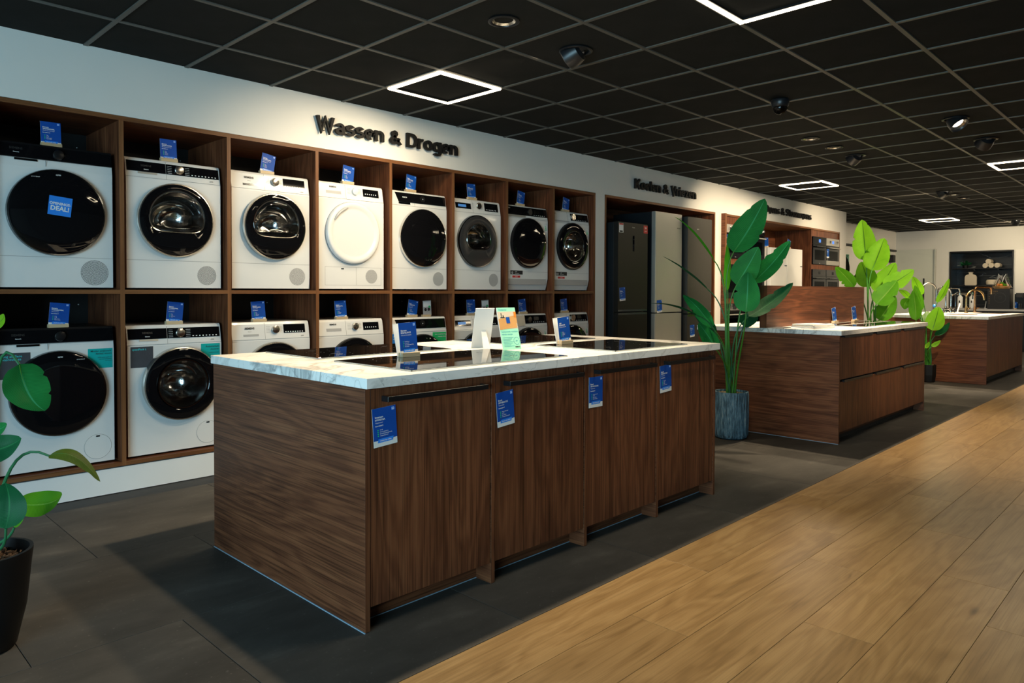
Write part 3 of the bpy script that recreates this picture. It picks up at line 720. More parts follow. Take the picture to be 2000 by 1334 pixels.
PLANTS = {
 'A': ((5.62, 2.9, 0.375), [
  ((5.608, 2.883, 1.559), (5.796, 2.704, 2.004), (-0.032, 0.922, 0.385), 0.138, 0.03, 0, 1),
  ((5.557, 2.827, 1.285), (5.656, 2.691, 1.596), (-0.165, 0.884, 0.437), 0.112, 0.02, 0, 0),
  ((5.513, 2.722, 1.064), (5.5, 2.702, 1.387), (-0.279, 0.959, 0.049), 0.109, 0.02, 0, 1),
  ((5.763, 2.788, 1.304), (6.036, 2.59, 1.662), (0.083, 0.897, 0.433), 0.095, 0.03, 0, 1),
  ((5.643, 2.759, 1.023), (5.98, 2.536, 1.305), (0.18, 0.865, 0.468), 0.079, 0.03, 2, 1),
  ((5.788, 2.826, 1.044), (5.816, 2.865, 0.92), (0.702, -0.709, -0.073), 0.087, 0.02, 2, 0),
  ((5.662, 2.961, 1.239), (5.666, 2.97, 1.643), (0.674, 0.738, -0.022), 0.088, 0.01, 1, 0),
  ((5.538, 3.036, 0.923), (5.308, 3.18, 1.199), (0.016, 0.892, -0.453), 0.065, 0.04, 0, 1),
  ((5.453, 2.945, 0.743), (5.305, 3.033, 0.969), (-0.155, 0.883, -0.443), 0.069, 0.02, 0, 0),
  ((5.647, 3.066, 0.857), (5.488, 3.207, 1.094), (0.044, 0.871, -0.49), 0.06, 0.03, 2, 0),
  ((5.536, 3.026, 1.493), (5.222, 3.216, 1.847), (0.574, 0.816, 0.072), 0.03, -0.07, 1, 0),
  ((5.542, 3.084, 1.247), (5.193, 3.308, 1.521), (0.545, 0.839, 0.01), 0.03, -0.035, 2, 0),
  ((5.428, 3.123, 1.027), (5.065, 3.356, 1.127), (0.492, 0.85, -0.191), 0.028, -0.05, 2, 0),
 ]),
 'B': ((9.58, 3.055, 0.33), [
  ((9.533, 3.128, 1.627), (9.507, 3.171, 2.132), (-0.137, 0.986, -0.091), 0.143, 0.02, 3, 1),
  ((9.425, 3.02, 1.495), (9.536, 2.919, 1.891), (-0.1, 0.957, 0.273), 0.15, 0.02, 3, 1),
  ((9.719, 3.142, 1.296), (9.651, 3.222, 1.614), (-0.04, 0.967, -0.252), 0.132, 0.02, 3, 0),
  ((9.671, 3.047, 1.225), (9.846, 2.878, 1.599), (0.056, 0.92, 0.389), 0.129, 0.02, 3, 0),
  ((9.586, 2.92, 1.282), (9.84, 2.666, 1.505), (0.037, 0.678, 0.734), 0.119, 0.03, 3, 1),
  ((9.352, 2.939, 1.082), (9.497, 2.756, 1.368), (-0.04, 0.833, 0.552), 0.131, 0.02, 4, 1),
  ((9.639, 2.996, 0.88), (9.782, 2.86, 1.188), (0.075, 0.924, 0.376), 0.122, 0.02, 4, 0),
  ((9.636, 3.299, 1.296), (9.475, 3.472, 1.55), (0.063, 0.843, -0.534), 0.095, 0.02, 4, 1),
 ]),
 'C': ((11.05, 2.8, 0.24), [
  ((10.79, 2.889, 0.853), (10.772, 2.921, 1.261), (-0.002, 0.997, -0.078), 0.086, 0.02, 4, 0),
  ((10.891, 2.861, 0.977), (10.842, 2.922, 1.324), (0.175, 0.974, -0.146), 0.069, 0.02, 4, 1),
  ((11.01, 2.889, 1.185), (10.935, 2.974, 1.445), (0.012, 0.951, -0.308), 0.072, 0.02, 3, 0),
  ((10.887, 3.014, 1.142), (10.845, 3.052, 0.995), (0.555, -0.755, -0.348), 0.074, 0.05, 4, 0),
  ((10.961, 3.009, 1.135), (10.795, 3.112, 1.261), (0.182, 0.866, -0.465), 0.048, 0.04, 3, 0),
  ((11.109, 2.713, 1.088), (11.226, 2.603, 1.417), (0.569, 0.819, 0.071), 0.07, 0.02, 3, 0),
  ((10.887, 2.714, 0.718), (10.931, 2.65, 1.035), (-0.055, 0.977, 0.205), 0.12, 0.02, 3, 0),
  ((11.084, 2.725, 0.64), (11.166, 2.575, 0.821), (0.622, 0.717, 0.313), 0.07, 0.03, 2, 0),
  ((10.879, 2.715, 0.498), (10.939, 2.627, 0.582), (0.348, 0.762, 0.546), 0.036, 0.01, 3, 0),
  ((10.964, 2.853, 0.829), (11.02, 2.801, 0.969), (0.191, 0.941, 0.278), 0.065, 0.03, 5, 0),
  ((10.872, 2.793, 0.473), (10.912, 2.755, 0.556), (0.288, 0.915, 0.283), 0.032, 0.01, 3, 0),
 ]),
 'P': ((0.485, 2.985, 0.323), [
  ((0.56, 2.786, 0.982), (0.611, 2.7, 0.835), (0.958, 0.157, 0.241), 0.070, 0.05, 0, 1),
  ((0.454, 2.886, 0.693), (0.573, 2.836, 0.731), (-0.024, 0.573, 0.819), 0.052, 0.03, 2, 0),
  ((0.49, 3.065, 0.721), (0.563, 2.991, 0.76), (0.024, 0.486, 0.874), 0.029, 0.02, 0, 0),
  ((0.65, 2.827, 0.662), (0.786, 2.756, 0.561), (0.665, 0.545, 0.51), 0.028, -0.07, 6, 1),
  ((0.582, 2.963, 0.482), (0.693, 2.85, 0.516), (0.326, 0.553, 0.767), 0.05, 0.04, 4, 0),
  ((0.5, 2.688, 0.481), (0.5, 2.693, 0.623), (-0.862, 0.506, -0.019), 0.054, 0.03, 2, 0),
  ((0.553, 2.848, 0.435), (0.573, 2.83, 0.512), (-0.426, 0.849, 0.313), 0.017, 0.01, 4, 0),
  ((0.509, 2.985, 1.096), (0.55, 2.945, 1.142), (-0.333, 0.537, 0.775), 0.022, 0.02, 3, 0),
 ]),
 'D': ((15.243, 5.273, 0.924), [
  ((14.853, 5.263, 1.538), (14.865, 5.262, 1.944), (-0.166, 0.986, 0.006), 0.089, 0.02, 7, 0),
  ((14.935, 5.172, 1.346), (15.031, 5.082, 1.63), (0.345, 0.922, 0.174), 0.061, 0.02, 7, 0),
 ]),
}

# ------------------------------------------------------------------ laundry machines
MW, MH, MY = 0.585, 0.822, 4.78
def fy(z): return 0.0 if z < 0.69 else (z - 0.69) / 0.13 * 0.024
def fpanel(mb, x0, x1, z0, z1, proud=0.0015, skew=0.0):
    """thin slab lying on the leaning fascia"""
    vs = []
    for d in (0.002, -proud):
        for x, z in ((x0 + skew, z0), (x1, z0), (x1, z1), (x0, z1)): vs.append((x, fy(z) + d, z))
    return mb.add(vs, [(0, 1, 2, 3), (7, 6, 5, 4), (0, 4, 5, 1), (1, 5, 6, 2), (2, 6, 7, 3), (3, 7, 4, 0)])
def ftext(mb, body, x, z, size, bold=0.02, align='c', proud=0.003):
    k = len(mb.v); put_text(mb, body, x, z, size, 0, bold, align)
    for i in range(k, len(mb.v)): v = mb.v[i]; mb.v[i] = (v[0], fy(v[2]) - proud, v[2])
def circ(cx, cz, r, y, n=56): return [(cx + r * math.cos(2 * PI * k / n), y, cz + r * math.sin(2 * PI * k / n)) for k in range(n)]
def dshape(cx, cz, r, y, flat, n=56):
    """circle cut flat below, same angular order"""
    out = []
    for k in range(n):
        a = 2 * PI * k / n; c, s_ = math.cos(a), math.sin(a)
        rr = r
        if s_ < 0: 
            lim = flat / max(-s_, 1e-6)
            rr = (r ** -6 + lim ** -6) ** (-1 / 6) if lim < 4 * r else r
        out.append((cx + rr * c, y, cz + rr * s_))
    return out
def make_door(t, kind, cx, cz, r, rim='dark_chrome', ring='black_gloss', winr=0.62, off=0.0, depth=0.035):
    D = -depth
    if kind == 'white':
        MB().loft([circ(cx, cz, r, 0.002), circ(cx, cz, r, D * .6), circ(cx, cz, r * .985, D * .85), circ(cx, cz, r * .95, D), circ(cx, cz, r * .86, D), circ(cx, cz, r * .80, D * .72), circ(cx, cz, r * .74, D * .66), circ(cx, cz, r * .2, D * .70)]).build('door', 'appliance_white', t, True)
        h = MB()
        pts = []
        for k in range(9):
            a = R(108 + k * 5.5); pts.append((cx + r * .83 * math.cos(a), D * 1.0, cz + r * .83 * math.sin(a)))
        h.tube(pts, [0.004] + [0.011] * 7 + [0.004], 8).build('handle_recess', 'appliance_grey', t, True)
        MB().loft([circ(cx, cz, r * 1.01, 0.0), circ(cx, cz, r * 1.01, -0.004)]).build('door_seam', 'seam_grey', t, True)
        return
    MB().loft([circ(cx, cz, r * 1.0, 0.002), circ(cx, cz, r * 1.0, D * .55), circ(cx, cz, r * .985, D * .80), circ(cx, cz, r * .955, D * .84)], cap=False).build('door_rim', rim, t, True)
    if kind == 'dark':
        MB().loft([circ(cx, cz, r * .962, D * .78), circ(cx, cz, r * .955, D * .92), circ(cx, cz, r * .90, D * 1.05), circ(cx, cz, r * .6, D * 1.22), circ(cx, cz, r * .3, D * 1.30), circ(cx, cz, r * .02, D * 1.32)]).build('door_glass', ring, t, True)
        MB().loft([circ(cx, cz, r * .64, D * 1.215), circ(cx, cz, r * .64, D * 1.235), circ(cx, cz, r * .615, D * 1.245), circ(cx, cz, r * .615, D * 1.22)], cap=False).build('window_ring', 'black_gloss', t, True)
        return
    wx, wz = cx + off, cz
    if kind == 'dwin':
        o = lambda s, y: dshape(wx, wz + r * .06, r * winr * s, y, r * .38 * s)
    else:
        o = lambda s, y: circ(wx, wz, r * winr * s, y)
    MB().loft([circ(cx, cz, r * .962, D * .78), circ(cx, cz, r * .955, D * .95), circ(cx, cz, r * .90, D * 1.05), o(1.10, D * 1.12), o(1.02, D * .95)], cap=False).build('door_ring', ring, t, True)
    MB().loft([o(1.055, D * 1.10), o(1.045, D * 1.16), o(1.0, D * 1.14), o(.985, D * .98)], cap=False).build('window_trim', 'chrome' if kind == 'dwin' else 'dark_chrome', t, True)
    MB().loft([o(1.0, D * .98), o(.95, 0.01), o(.86, 0.06), o(.70, 0.12), o(.45, 0.16), o(.02, 0.17)]).build('drum', 'drum_metal', t, True)
    R0 = r * winr
    fin = MB()
    for q, (a0, a1, rr) in enumerate(((200, 60, .62), (215, 75, .40), (150, 20, .80))):
        pts = [(wx + R0 * rr * math.cos(R(a0 + (a1 - a0) * k / 10)), .105 - .07 * k / 10, wz + R0 * (.05 + rr * .85 * math.sin(R(a0 + (a1 - a0) * k / 10)))) for k in range(11)]
        fin.tube(pts, [.004 + .013 * math.sin(PI * k / 10) for k in range(11)], 8)
    fin.build('drum_fins', 'chrome', t, True)
    MB().loft([o(1.0, D * 1.0), o(.95, D * 1.10), o(.80, D * 1.16), o(.55, D * 1.0), o(.3, D * .8), o(.02, D * .7)]).build('door_window', 'door_glass', t, True)
def vent(t, cx, cz, r, rows=9):
    m = MB(); m.lathe([(0.0012, 0), (0.0012, -0.0006)], 5, (cx, 0, cz), 'y')
    for q in range(1, rows + 1):
        rr = r * q / rows; n = max(6, int(round(6.0 * q)))
        for k in range(n):
            a = 2 * PI * k / n + q * .3
            x, z, w = cx + rr * math.cos(a), cz + rr * math.sin(a), r / rows * .44
            m.add([(x - w, -0.0007, z), (x, -0.0007, z - w), (x + w, -0.0007, z), (x, -0.0007, z + w)], [(0, 1, 2, 3)])
    m.build('vent_holes', 'black_matte', t, kind='stuff')
def sticker(t, x0, x1, z0, z1, mat, lines, ink='print_ink', y=-0.0012, name='sticker'):
    s_ = MB().box(x0, x1, y, y + 0.0014, z0, z1).build(name, mat, t)
    if lines:
        m = MB()
        for body, x, z, size, al in lines: put_text(m, body, x, z, size, y - 0.0005, 0.01, al)
        m.build('printed_text', ink, s_)
    return s_
def make_machine(col, row, cat, label, c):
    niche_c = P0 + PITCH * (col - 0.5 - 0.0) - PITCH * 1.0 + PITCH * 0.0
    niche_c = P0 - PITCH / 2 + PITCH * col
    x = niche_c - MW / 2; z = 1.228 if row == 'u' else 0.1835
    t = thing('tumble_dryer' if row == 'u' else 'washing_machine', label, cat, (x, MY, z), 0, 'tumble dryers in the upper row' if row == 'u' else 'washing machines in the lower row')
    prof = [(0.0, 0.012), (0.0, 0.69), (fy(0.805), 0.805), (fy(.82) + .006, 0.818), (fy(.82) + .014, 0.822), (0.555, 0.822), (0.56, 0.815), (0.56, 0.012)]
    if c.get('curved'): prof[0:1] = [(0.03, 0.012), (0.014, 0.06), (0.0, 0.12)]
    dd = dict(kind='round', r=.232, cx=.5, cz=.445); dd.update(c['door'])
    hb = MB(); n_ = len(prof)
    hb.add([(0.0, *p) for p in prof] + [(MW, *p) for p in prof], [tuple(range(n_)), tuple(range(n_, 2 * n_))])
    for i_ in range(n_):
        a_, b_ = prof[i_], prof[(i_ + 1) % n_]
        if b_ == (0.0, 0.69) :  # front plate with the round door opening
            zl, zh, hx, hz, hr = a_[1], 0.69, dd['cx'] * MW, dd['cz'], dd['r'] * .94
            inn = circ(hx, hz, hr, 0.0); out = []
            for k_ in range(56):
                ca, sa = math.cos(2 * PI * k_ / 56), math.sin(2 * PI * k_ / 56)
                q_ = min(((MW - hx) if ca > 0 else hx) / max(abs(ca), 1e-6), ((zh - hz) if sa > 0 else (hz - zl)) / max(abs(sa), 1e-6))
                out.append((hx + q_ * ca, 0.0, hz + q_ * sa))
            hb.loft([out, inn], cap=False)
            for xx, zz in ((0, zl), (MW, zl), (0, zh), (MW, zh)):
                ks = sorted(range(56), key=lambda k_: (out[k_][0] - xx) ** 2 + (out[k_][2] - zz) ** 2)[:2]
                hb.add([(xx, 0.0, zz), out[ks[0]], out[ks[1]]], [(0, 1, 2)])
        else: hb.add([(0.0, *a_), (MW, *a_), (MW, *b_), (0.0, *b_)], [(0, 1, 2, 3)])
    hb.build('housing', 'appliance_white', t)
    m = MB()
    for fx in (0.05, MW - 0.05):
        for fyy in (0.03, 0.5): m.lathe([(0.016, 0.0), (0.018, 0.004), (0.010, 0.008), (0.010, 0.02)], 12, (fx, fyy + .02, 0))
    m.build('feet', 'black_satin', t)
    s_ = MB()
    zf = c.get('fz', 0.700)
    s_.box(0.0, MW, -0.0006, 0.001, zf - 0.001, zf + 0.0007)
    if row == 'u' and c.get('low', True): s_.box(0.0, MW, -0.0006, 0.001, 0.185, 0.1868)
    if c.get('dsep', .41): s_.box(MW * c.get('dsep', .41), MW * c.get('dsep', .41) + .0014, -0.0006, 0.001, zf, .70); fpanel(s_, MW * c.get('dsep', .41), MW * c.get('dsep', .41) + .0014, 0.70, 0.812, 0.0008)
    s_.build('panel_seams', 'seam_grey', t, kind='stuff')
    d = dict(kind='round', r=.232, cx=.5, cz=.445); d.update(c['door']); cx, cz = d.pop('cx') * MW, d.pop('cz'); k = d.pop('kind'); r = d.pop('r')
    make_door(t, k, cx, cz, r, **d)
    ink = MB(); white = MB(); ghost = MB()
    P = c['panel']
    if P == 1:
        fpanel(MB(), 0, 0, 0, 0)
        m = MB(); fpanel(m, -0.0005, MW + .0005, 0.737, 0.812, 0.004); m.build('control_panel', 'black_gloss', t); MB().prism([(fy(.812) - .004, .811), (fy(.812) + .002, .8235), (.555, .8235), (.555, .8215), (fy(.82) + .014, .8215), (fy(.812) - .001, .811)], 'x', -.0005, MW + .0005).build('top_cover', 'black_satin', t)
        m = MB(); fpanel(m, 0.09, 0.20, 0.722, 0.736, 0.005); m.build('drawer_lip', 'dark_chrome', t)
        M_ = MB().lathe([(0.028, 0.0), (0.028, -0.012), (0.024, -0.014)], 36, (0.305, fy(.775) - .003, 0.775), 'y'); M_.build('dial', 'black_satin', t, True)
        MB().lathe([(0.0285, -0.010), (0.030, -0.012), (0.0285, -0.014)], 36, (0.305, fy(.775) - .003, 0.775), 'y', cap=False).build('dial_ring', 'dark_chrome', t, True)
        ftext(ghost, 'SIEMENS', 0.10, 0.782, 0.017, proud=0.0062); ftext(white, 'iSensoric', 0.10, 0.764, 0.008, proud=0.0062)
        put_text(white, 'iQ700', cx, cz + r * .84, 0.010, -0.042, 0.02, 'c')
        put_text(white, 'powerSpeed', cx + r * (.42 if row == 'l' else -.45), cz + r * .77, 0.008, -0.042, 0.0, 'c')
    elif P == 2:
        m = MB(); fpanel(m, 0.008, MW * .405, 0.735, 0.800, 0.003); m.build('drawer_front', 'black_gloss', t)
        m = MB(); fpanel(m, MW * .413, MW * .985, 0.735, 0.800, 0.003); m.build('control_panel', 'black_gloss', t)
        m = MB(); fpanel(m, MW * .12, MW * .31, 0.722, 0.734, 0.004); m.build('drawer_lip', 'steel', t)
        MB().lathe([(0.029, 0.0), (0.028, -0.016), (0.025, -0.018)], 36, (MW * .545, fy(.77) - .002, 0.768), 'y').build('dial', 'silver_knob', t, True)
        ftext(ghost, 'SIEMENS', 0.12, 0.768, 0.017, proud=0.005); ftext(white, 'iSensoric', 0.12, 0.748, 0.008, proud=0.005)
        for q in range(5):
            fpanel(white, MW * .425, MW * .47, 0.743 + q * .011, 0.7443 + q * .011, 0.0042); fpanel(white, MW * .61, MW * .66, 0.743 + q * .011, 0.7443 + q * .011, 0.0042)
        for q in range(8): fpanel(white, MW * (.68 + q * .037), MW * (.695 + q * .037), 0.743, 0.748, 0.0042)
        ftext(ink, 'iQ500', MW * .90, 0.714, 0.009)
    elif P == 3:
        ftext(ink, 'SIEMENS', MW * .22, 0.772, 0.019, 0.03); ftext(ink, 'iSensoric', MW * .22, 0.754, 0.007, 0)
        m = MB(); fpanel(m, MW * .14, MW * .33, 0.722, 0.737, 0.001); m.build('drawer_lip', 'dark_chrome' if row == 'u' else 'appliance_grey', t)
        MB().lathe([(0.028, 0.0), (0.027, -0.016), (0.024, -0.018)], 36, (MW * .545, fy(.77) - .002, 0.766), 'y').build('dial', 'silver_knob', t, True)
        m = MB(); fpanel(m, MW * .655, MW * .945, 0.738, 0.800, 0.002); m.build('display', 'black_gloss', t)
        for q in range(8): fpanel(white, MW * (.675 + q * .032), MW * (.69 + q * .032), 0.744, 0.749, 0.003)
        for q in range(5): fpanel(ink, MW * .43, MW * .48, 0.745 + q * .010, 0.746 + q * .010, 0.0008); fpanel(ink, MW * .61, MW * .645, 0.745 + q * .010, 0.746 + q * .010, 0.0008)
        ftext(ink, 'iQ500', MW * .90, 0.712, 0.009)
    elif P == 4:
        ftext(ink, 'SIEMENS', MW * .22, 0.780, 0.016, 0.03)
        m = MB(); fpanel(m, MW * .12, MW * .34, 0.733, 0.755, 0.0012); m.build('drawer_grip', 'appliance_grey', t)
        MB().lathe([(0.027, 0.0), (0.026, -0.018), (0.022, -0.020)], 36, (MW * .55, fy(.77) - .002, 0.766), 'y').build('dial', c.get('knob', 'appliance_white'), t, True)
        m = MB(); fpanel(m, MW * .68, MW * .93, 0.735, 0.795, 0.002); m.build('display', 'black_gloss', t)
        for q in range(6): fpanel(white, MW * (.71 + q * .033), MW * (.722 + q * .033), 0.752, 0.760, 0.003)
        for q in range(5): fpanel(ink, MW * .44, MW * .49, 0.745 + q * .010, 0.746 + q * .010, 0.0008); fpanel(ink, MW * .61, MW * .65, 0.745 + q * .010, 0.746 + q * .010, 0.0008)
    elif P == 5:
        m = MB(); fpanel(m, MW * .08, MW * .99, 0.728, 0.806, 0.004, skew=0.03); m.build('control_panel', 'black_gloss', t)
        m = MB(); fpanel(m, MW * .13, MW * .33, 0.712, 0.727, 0.005); m.build('drawer_lip', 'dark_chrome', t)
        MB().lathe([(0.026, 0.0), (0.026, -0.004), (0.0245, -0.0045)], 36, (MW * .56, fy(.77) - .004, 0.768), 'y').build('touch_dial', 'black_satin', t, True)
        m = MB().lathe([(0.004, -0.005), (0.004, -0.0056)], 12, (MW * .56, fy(.77) - .004, 0.768), 'y'); m.build('dial_light', 'print_white', t)
        ftext(white, 'BOSCH', MW * .24, 0.765, 0.014, 0.03, proud=0.0055)
    elif P == 6:
        m = MB(); fpanel(m, MW * .06, MW * .37, 0.732, 0.782, 0.003); m.build('drawer_front', 'black_gloss', t)
        m = MB(); fpanel(m, MW * .11, MW * .27, 0.745, 0.768, 0.004); m.build('status_display', 'screen_blue', t)
        MB().lathe([(0.030, 0.0), (0.030, -0.014), (0.026, -0.018), (0.022, -0.016)], 36, (MW * .53, fy(.77) - .002, 0.768), 'y').build('dial', 'chrome', t, True)
        MB().lathe([(0.021, -0.014), (0.021, -0.019)], 28, (MW * .53, fy(.77) - .002, 0.768), 'y').build('dial_cap', 'black_satin', t, True)
        m = MB(); fpanel(m, MW * .66, MW * .95, 0.728, 0.802, 0.003); m.build('display', 'black_gloss', t)
        for q in range(7): fpanel(white, MW * (.69 + q * .033), MW * (.70 + q * .033), 0.738, 0.745, 0.004)
        for q in range(5): fpanel(ink, MW * .41, MW * .45, 0.745 + q * .010, 0.746 + q * .010, 0.0008); fpanel(ink, MW * .60, MW * .64, 0.745 + q * .010, 0.746 + q * .010, 0.0008)
    elif P == 7:
        a = c.get('split', 0.0)
        if a:
            m = MB(); fpanel(m, 0.004, MW * .5, 0.728, 0.806, 0.003); m.build('drawer_front', 'steel', t)
        m = MB(); fpanel(m, MW * max(a, 0.004), MW * .99, 0.728, 0.808, 0.0035); m.build('control_panel', 'black_gloss', t)
        m = MB(); fpanel(m, 0.004, MW * .45, 0.708, 0.727, 0.004); m.build('drawer_lip', 'steel', t)
        MB().lathe([(0.030, 0.0), (0.030, -0.012), (0.026, -0.016)], 36, (MW * .56, fy(.77) - .003, 0.768), 'y').build('dial', 'black_satin' if not a else 'dark_chrome', t, True)
        m = MB(); fpanel(m, MW * .68, MW * .80, 0.757, 0.792, 0.005); m.build('display', 'dark_chrome', t)
        for q in range(6): fpanel(white, MW * (.66 + q * .05), MW * (.675 + q * .05), 0.738, 0.743, 0.0045)
        ftext(white if not a else ink, 'AEG', MW * .08, 0.785, 0.015, 0.03, proud=0.005)
    elif P == 8:
        m = MB(); fpanel(m, MW * .50, MW * .985, 0.730, 0.802, 0.003); m.build('control_panel', 'black_gloss', t)
        MB().lathe([(0.036, 0.0), (0.036, -0.016), (0.031, -0.020)], 36, (MW * .56, fy(.77) - .002, 0.768), 'y').build('dial', 'silver_knob', t, True)
        m = MB(); fpanel(m, MW * .70, MW * .81, 0.758, 0.792, 0.0045); m.build('display', 'dark_chrome', t)
        m = MB(); fpanel(m, 0.03, MW * .45, 0.708, 0.722, 0.003); m.build('drawer_lip', 'appliance_grey', t)
        for q in range(6): fpanel(white, MW * (.66 + q * .05), MW * (.675 + q * .05), 0.738, 0.743, 0.004)
        ftext(ink, 'AEG', MW * .08, 0.785, 0.015, 0.03)
    for mb, mt, nm in ((ink, 'print_ink', 'panel_print'), (white, 'print_white', 'panel_symbols'), (ghost, 'print_ghost', 'brand_lettering')):
        if mb.v: mb.build(nm, mt, t, kind='stuff')
    if c.get('vent'): vent(t, *c['vent'])
    if c.get('flap'):
        fx, fz, fr = c['flap']
        MB().loft([circ(fx, fz, fr, 0.0005), circ(fx, fz, fr, -0.0015), circ(fx, fz, fr * .975, -0.002), circ(fx, fz, fr * .97, -0.0012), circ(fx, fz, .001, -0.0014)]).build('filter_flap', 'appliance_white', t, True)
        MB().loft([circ(fx, fz, fr * 1.02, 0.0005), circ(fx, fz, fr * 1.02, -0.0008), circ(fx, fz, fr * .99, -0.0008)], cap=False).build('flap_seam', 'seam_grey', t)
        MB().box(fx - .010, fx + .010, -0.0026, 0, fz + fr * .80, fz + fr * .92).build('flap_latch', 'black_satin', t)
    if c.get('rect_flap'):
        m = MB()
        for a, b, z0, z1 in ((.09 * MW, .955 * MW, .040, .0415), (.09 * MW, .955 * MW, .178, .1795), (.09 * MW, .0925 * MW, .04, .1795), (.955 * MW, .9575 * MW, .04, .1795), (.56 * MW, .5625 * MW, .04, .1795)): m.box(a, b, -0.0007, 0.001, z0, z1)
        m.build('flap_seam', 'seam_grey', t); MB().box(.33 * MW, .37 * MW, -0.0015, 0, .162, .170).build('flap_latch', 'black_satin', t)
    if c.get('kick'): MB().bbox(0.02, MW - .03, -0.0015, 0.01, 0.062, 0.118, b=0.001, seg=1).build('kick_panel', 'appliance_grey', t)
    for st in c.get('stickers', []): sticker(t, **st)
    for extra in c.get('extra', []): extra(t, cx, cz, r)
    return t

def deal(t, cx, cz, r):
    a = R(-6); M = Matrix.Translation((cx + .005, -0.049, cz + .035)) @ Matrix.Rotation(a, 4, 'Y').inverted()
    s_ = MB().box(-.058, .058, 0, 0.001, -.054, .054).xform(M).build('deal_sticker', 'print_lightblue', t, label='round-the-corner blue sticker reading OPENINGS-DEAL!')
    s_['label'] = 'blue sticker reading OPENINGS-DEAL!'
    m = MB(); put_text(m, 'OPENINGS-', 0, 0.006, 0.021, -0.0006, 0.03, 'c'); put_text(m, 'DEAL!', 0, -0.026, 0.036, -0.0006, 0.03, 'c'); m.xform(M).build('printed_text', 'print_white', s_)
def energy(t, cx, cz, r):
    e = MB().box(MW * .925, MW * .985, -0.001, 0.0005, 0.585, 0.655).build('energy_label', 'print_white', t)
    m = MB()
    for q in range(5): m.box(MW * .93, MW * (.945 + q * .006), -0.0016, -0.0009, 0.642 - q * .010, 0.648 - q * .010)
    m.build('energy_bars', 'print_green', e)
def wiper(t, cx, cz, r):
    m = MB()
    for q in range(3): m.tube([(cx + .06 + q * .025, 0.02, cz - .06), (cx + .03 + q * .03, 0.0, cz + .02)], 0.004, 6)
    m.build('drum_ribs', 'chrome', t, True)
ten = [dict(x0=MW * .09, x1=MW * .38, z0=.158, z1=.196, mat='print_dark', lines=[('10', MW * .105, .163, .034, 'l'), ('JAAR', MW * .20, .180, .012, 'l'), ('MOTORGARANTIE', MW * .20, .166, .007, 'l')], ink='print_white'),
       dict(x0=MW * .14, x1=MW * .32, z0=.128, z1=.148, mat='print_red', lines=[('ACTIE', MW * .23, .133, .012, 'c')], ink='print_white')]
big = dict(kind='dark', r=.248, cz=.445)
make_machine(0, 'u', 'dryer', 'white tumble dryer with black top strip and blue OPENINGS-DEAL! sticker on its door', dict(panel=1, fz=.735, door=dict(kind='dark', r=.248, cx=.50, cz=.440), vent=(MW * .83, .100, .072, 11), extra=[deal], low=True))
make_machine(1, 'u', 'dryer', 'white tumble dryer with black inset panels, silver dial and D-shaped window', dict(panel=2, door=dict(kind='dwin', r=.236, cz=.443, rim='silver_knob', winr=.70), vent=(MW * .84, .095, .060, 10)))
make_machine(2, 'u', 'dryer', 'white tumble dryer with white control strip, silver dial and slanted black display', dict(panel=3, door=dict(kind='dwin', r=.234, cx=.52, cz=.448, rim='silver_knob', winr=.70, depth=.045), vent=(MW * .83, .098, .060, 10)))
make_machine(3, 'u', 'dryer', 'white tumble dryer with solid white round door', dict(panel=4, low=False, rect_flap=True, door=dict(kind='white', r=.238, cx=.50, cz=.442), vent=(MW * .80, .110, .052, 9)))
make_machine(4, 'u', 'dryer', 'white tumble dryer with slanted black control panel and big glossy door', dict(panel=5, door=dict(kind='dark', r=.244, cx=.54, cz=.440, rim='chrome'), vent=(MW * .84, .100, .056, 9)))
make_machine(5, 'u', 'dryer', 'white tumble dryer with dark grey door and small blue display on its drawer', dict(panel=6, door=dict(kind='dwin', r=.236, cx=.47, cz=.446, rim='dark_chrome', ring='door_grey', winr=.60), vent=(MW * .84, .100, .056, 9)))
make_machine(6, 'u', 'dryer', 'white tumble dryer with black top panel, black door and ten-year sticker', dict(panel=7, curved=True, door=dict(kind='dark', r=.243, cx=.50, cz=.462, rim='black_satin'), kick=True, stickers=ten, extra=[energy], low=True))
make_machine(7, 'u', 'dryer', 'white tumble dryer with white dial, ten-year sticker, next to the fridge niche', dict(panel=8, curved=True, door=dict(kind='round', r=.244, cx=.51, cz=.462, rim='black_satin', winr=.62), kick=True, stickers=ten, extra=[energy]))
st1 = [dict(x0=.008, x1=.155, z0=.545, z1=.690, mat='print_photo', lines=[('Nog snellere', .018, .665, .019, 'l'), ('wasroutines', .018, .648, .019, 'l')], ink='print_aqua'),
       dict(x0=.445, x1=.578, z0=.575, z1=.692, mat='print_teal', lines=[('Minder strijkwerk', .572, .672, .0155, 'r'), ('dankzij stoom', .572, .657, .0155, 'r'), ('iQ700 sensor geeft een', .572, .636, .008, 'r'), ('optimale behandeling', .572, .626, .008, 'r'), ('met stoom', .572, .616, .008, 'r')])]
st2 = [dict(x0=.018, x1=.150, z0=.560, z1=.690, mat='print_photo', lines=[('speedPack L', .026, .668, .017, 'l')], ink='print_aqua'),
       dict(x0=.450, x1=.575, z0=.575, z1=.690, mat='print_teal', lines=[('Automatisch', .568, .665, .0175, 'r'), ('doseren', .568, .647, .0175, 'r'), ('Intelligente sensoren', .568, .628, .008, 'r')])]
st5 = [dict(x0=.430, x1=.578, z0=.580, z1=.690, mat='print_green', lines=[('Onze energiebesparing', .572, .668, .0125, 'r'), ('20% zuiniger dan A', .572, .648, .011, 'r')], ink='print_white'),
       dict(x0=.008, x1=.150, z0=.560, z1=.690, mat='print_lightblue', lines=[('Automatisch', .018, .664, .017, 'l'), ('doseren', .018, .644, .017, 'l')], ink='print_white')]
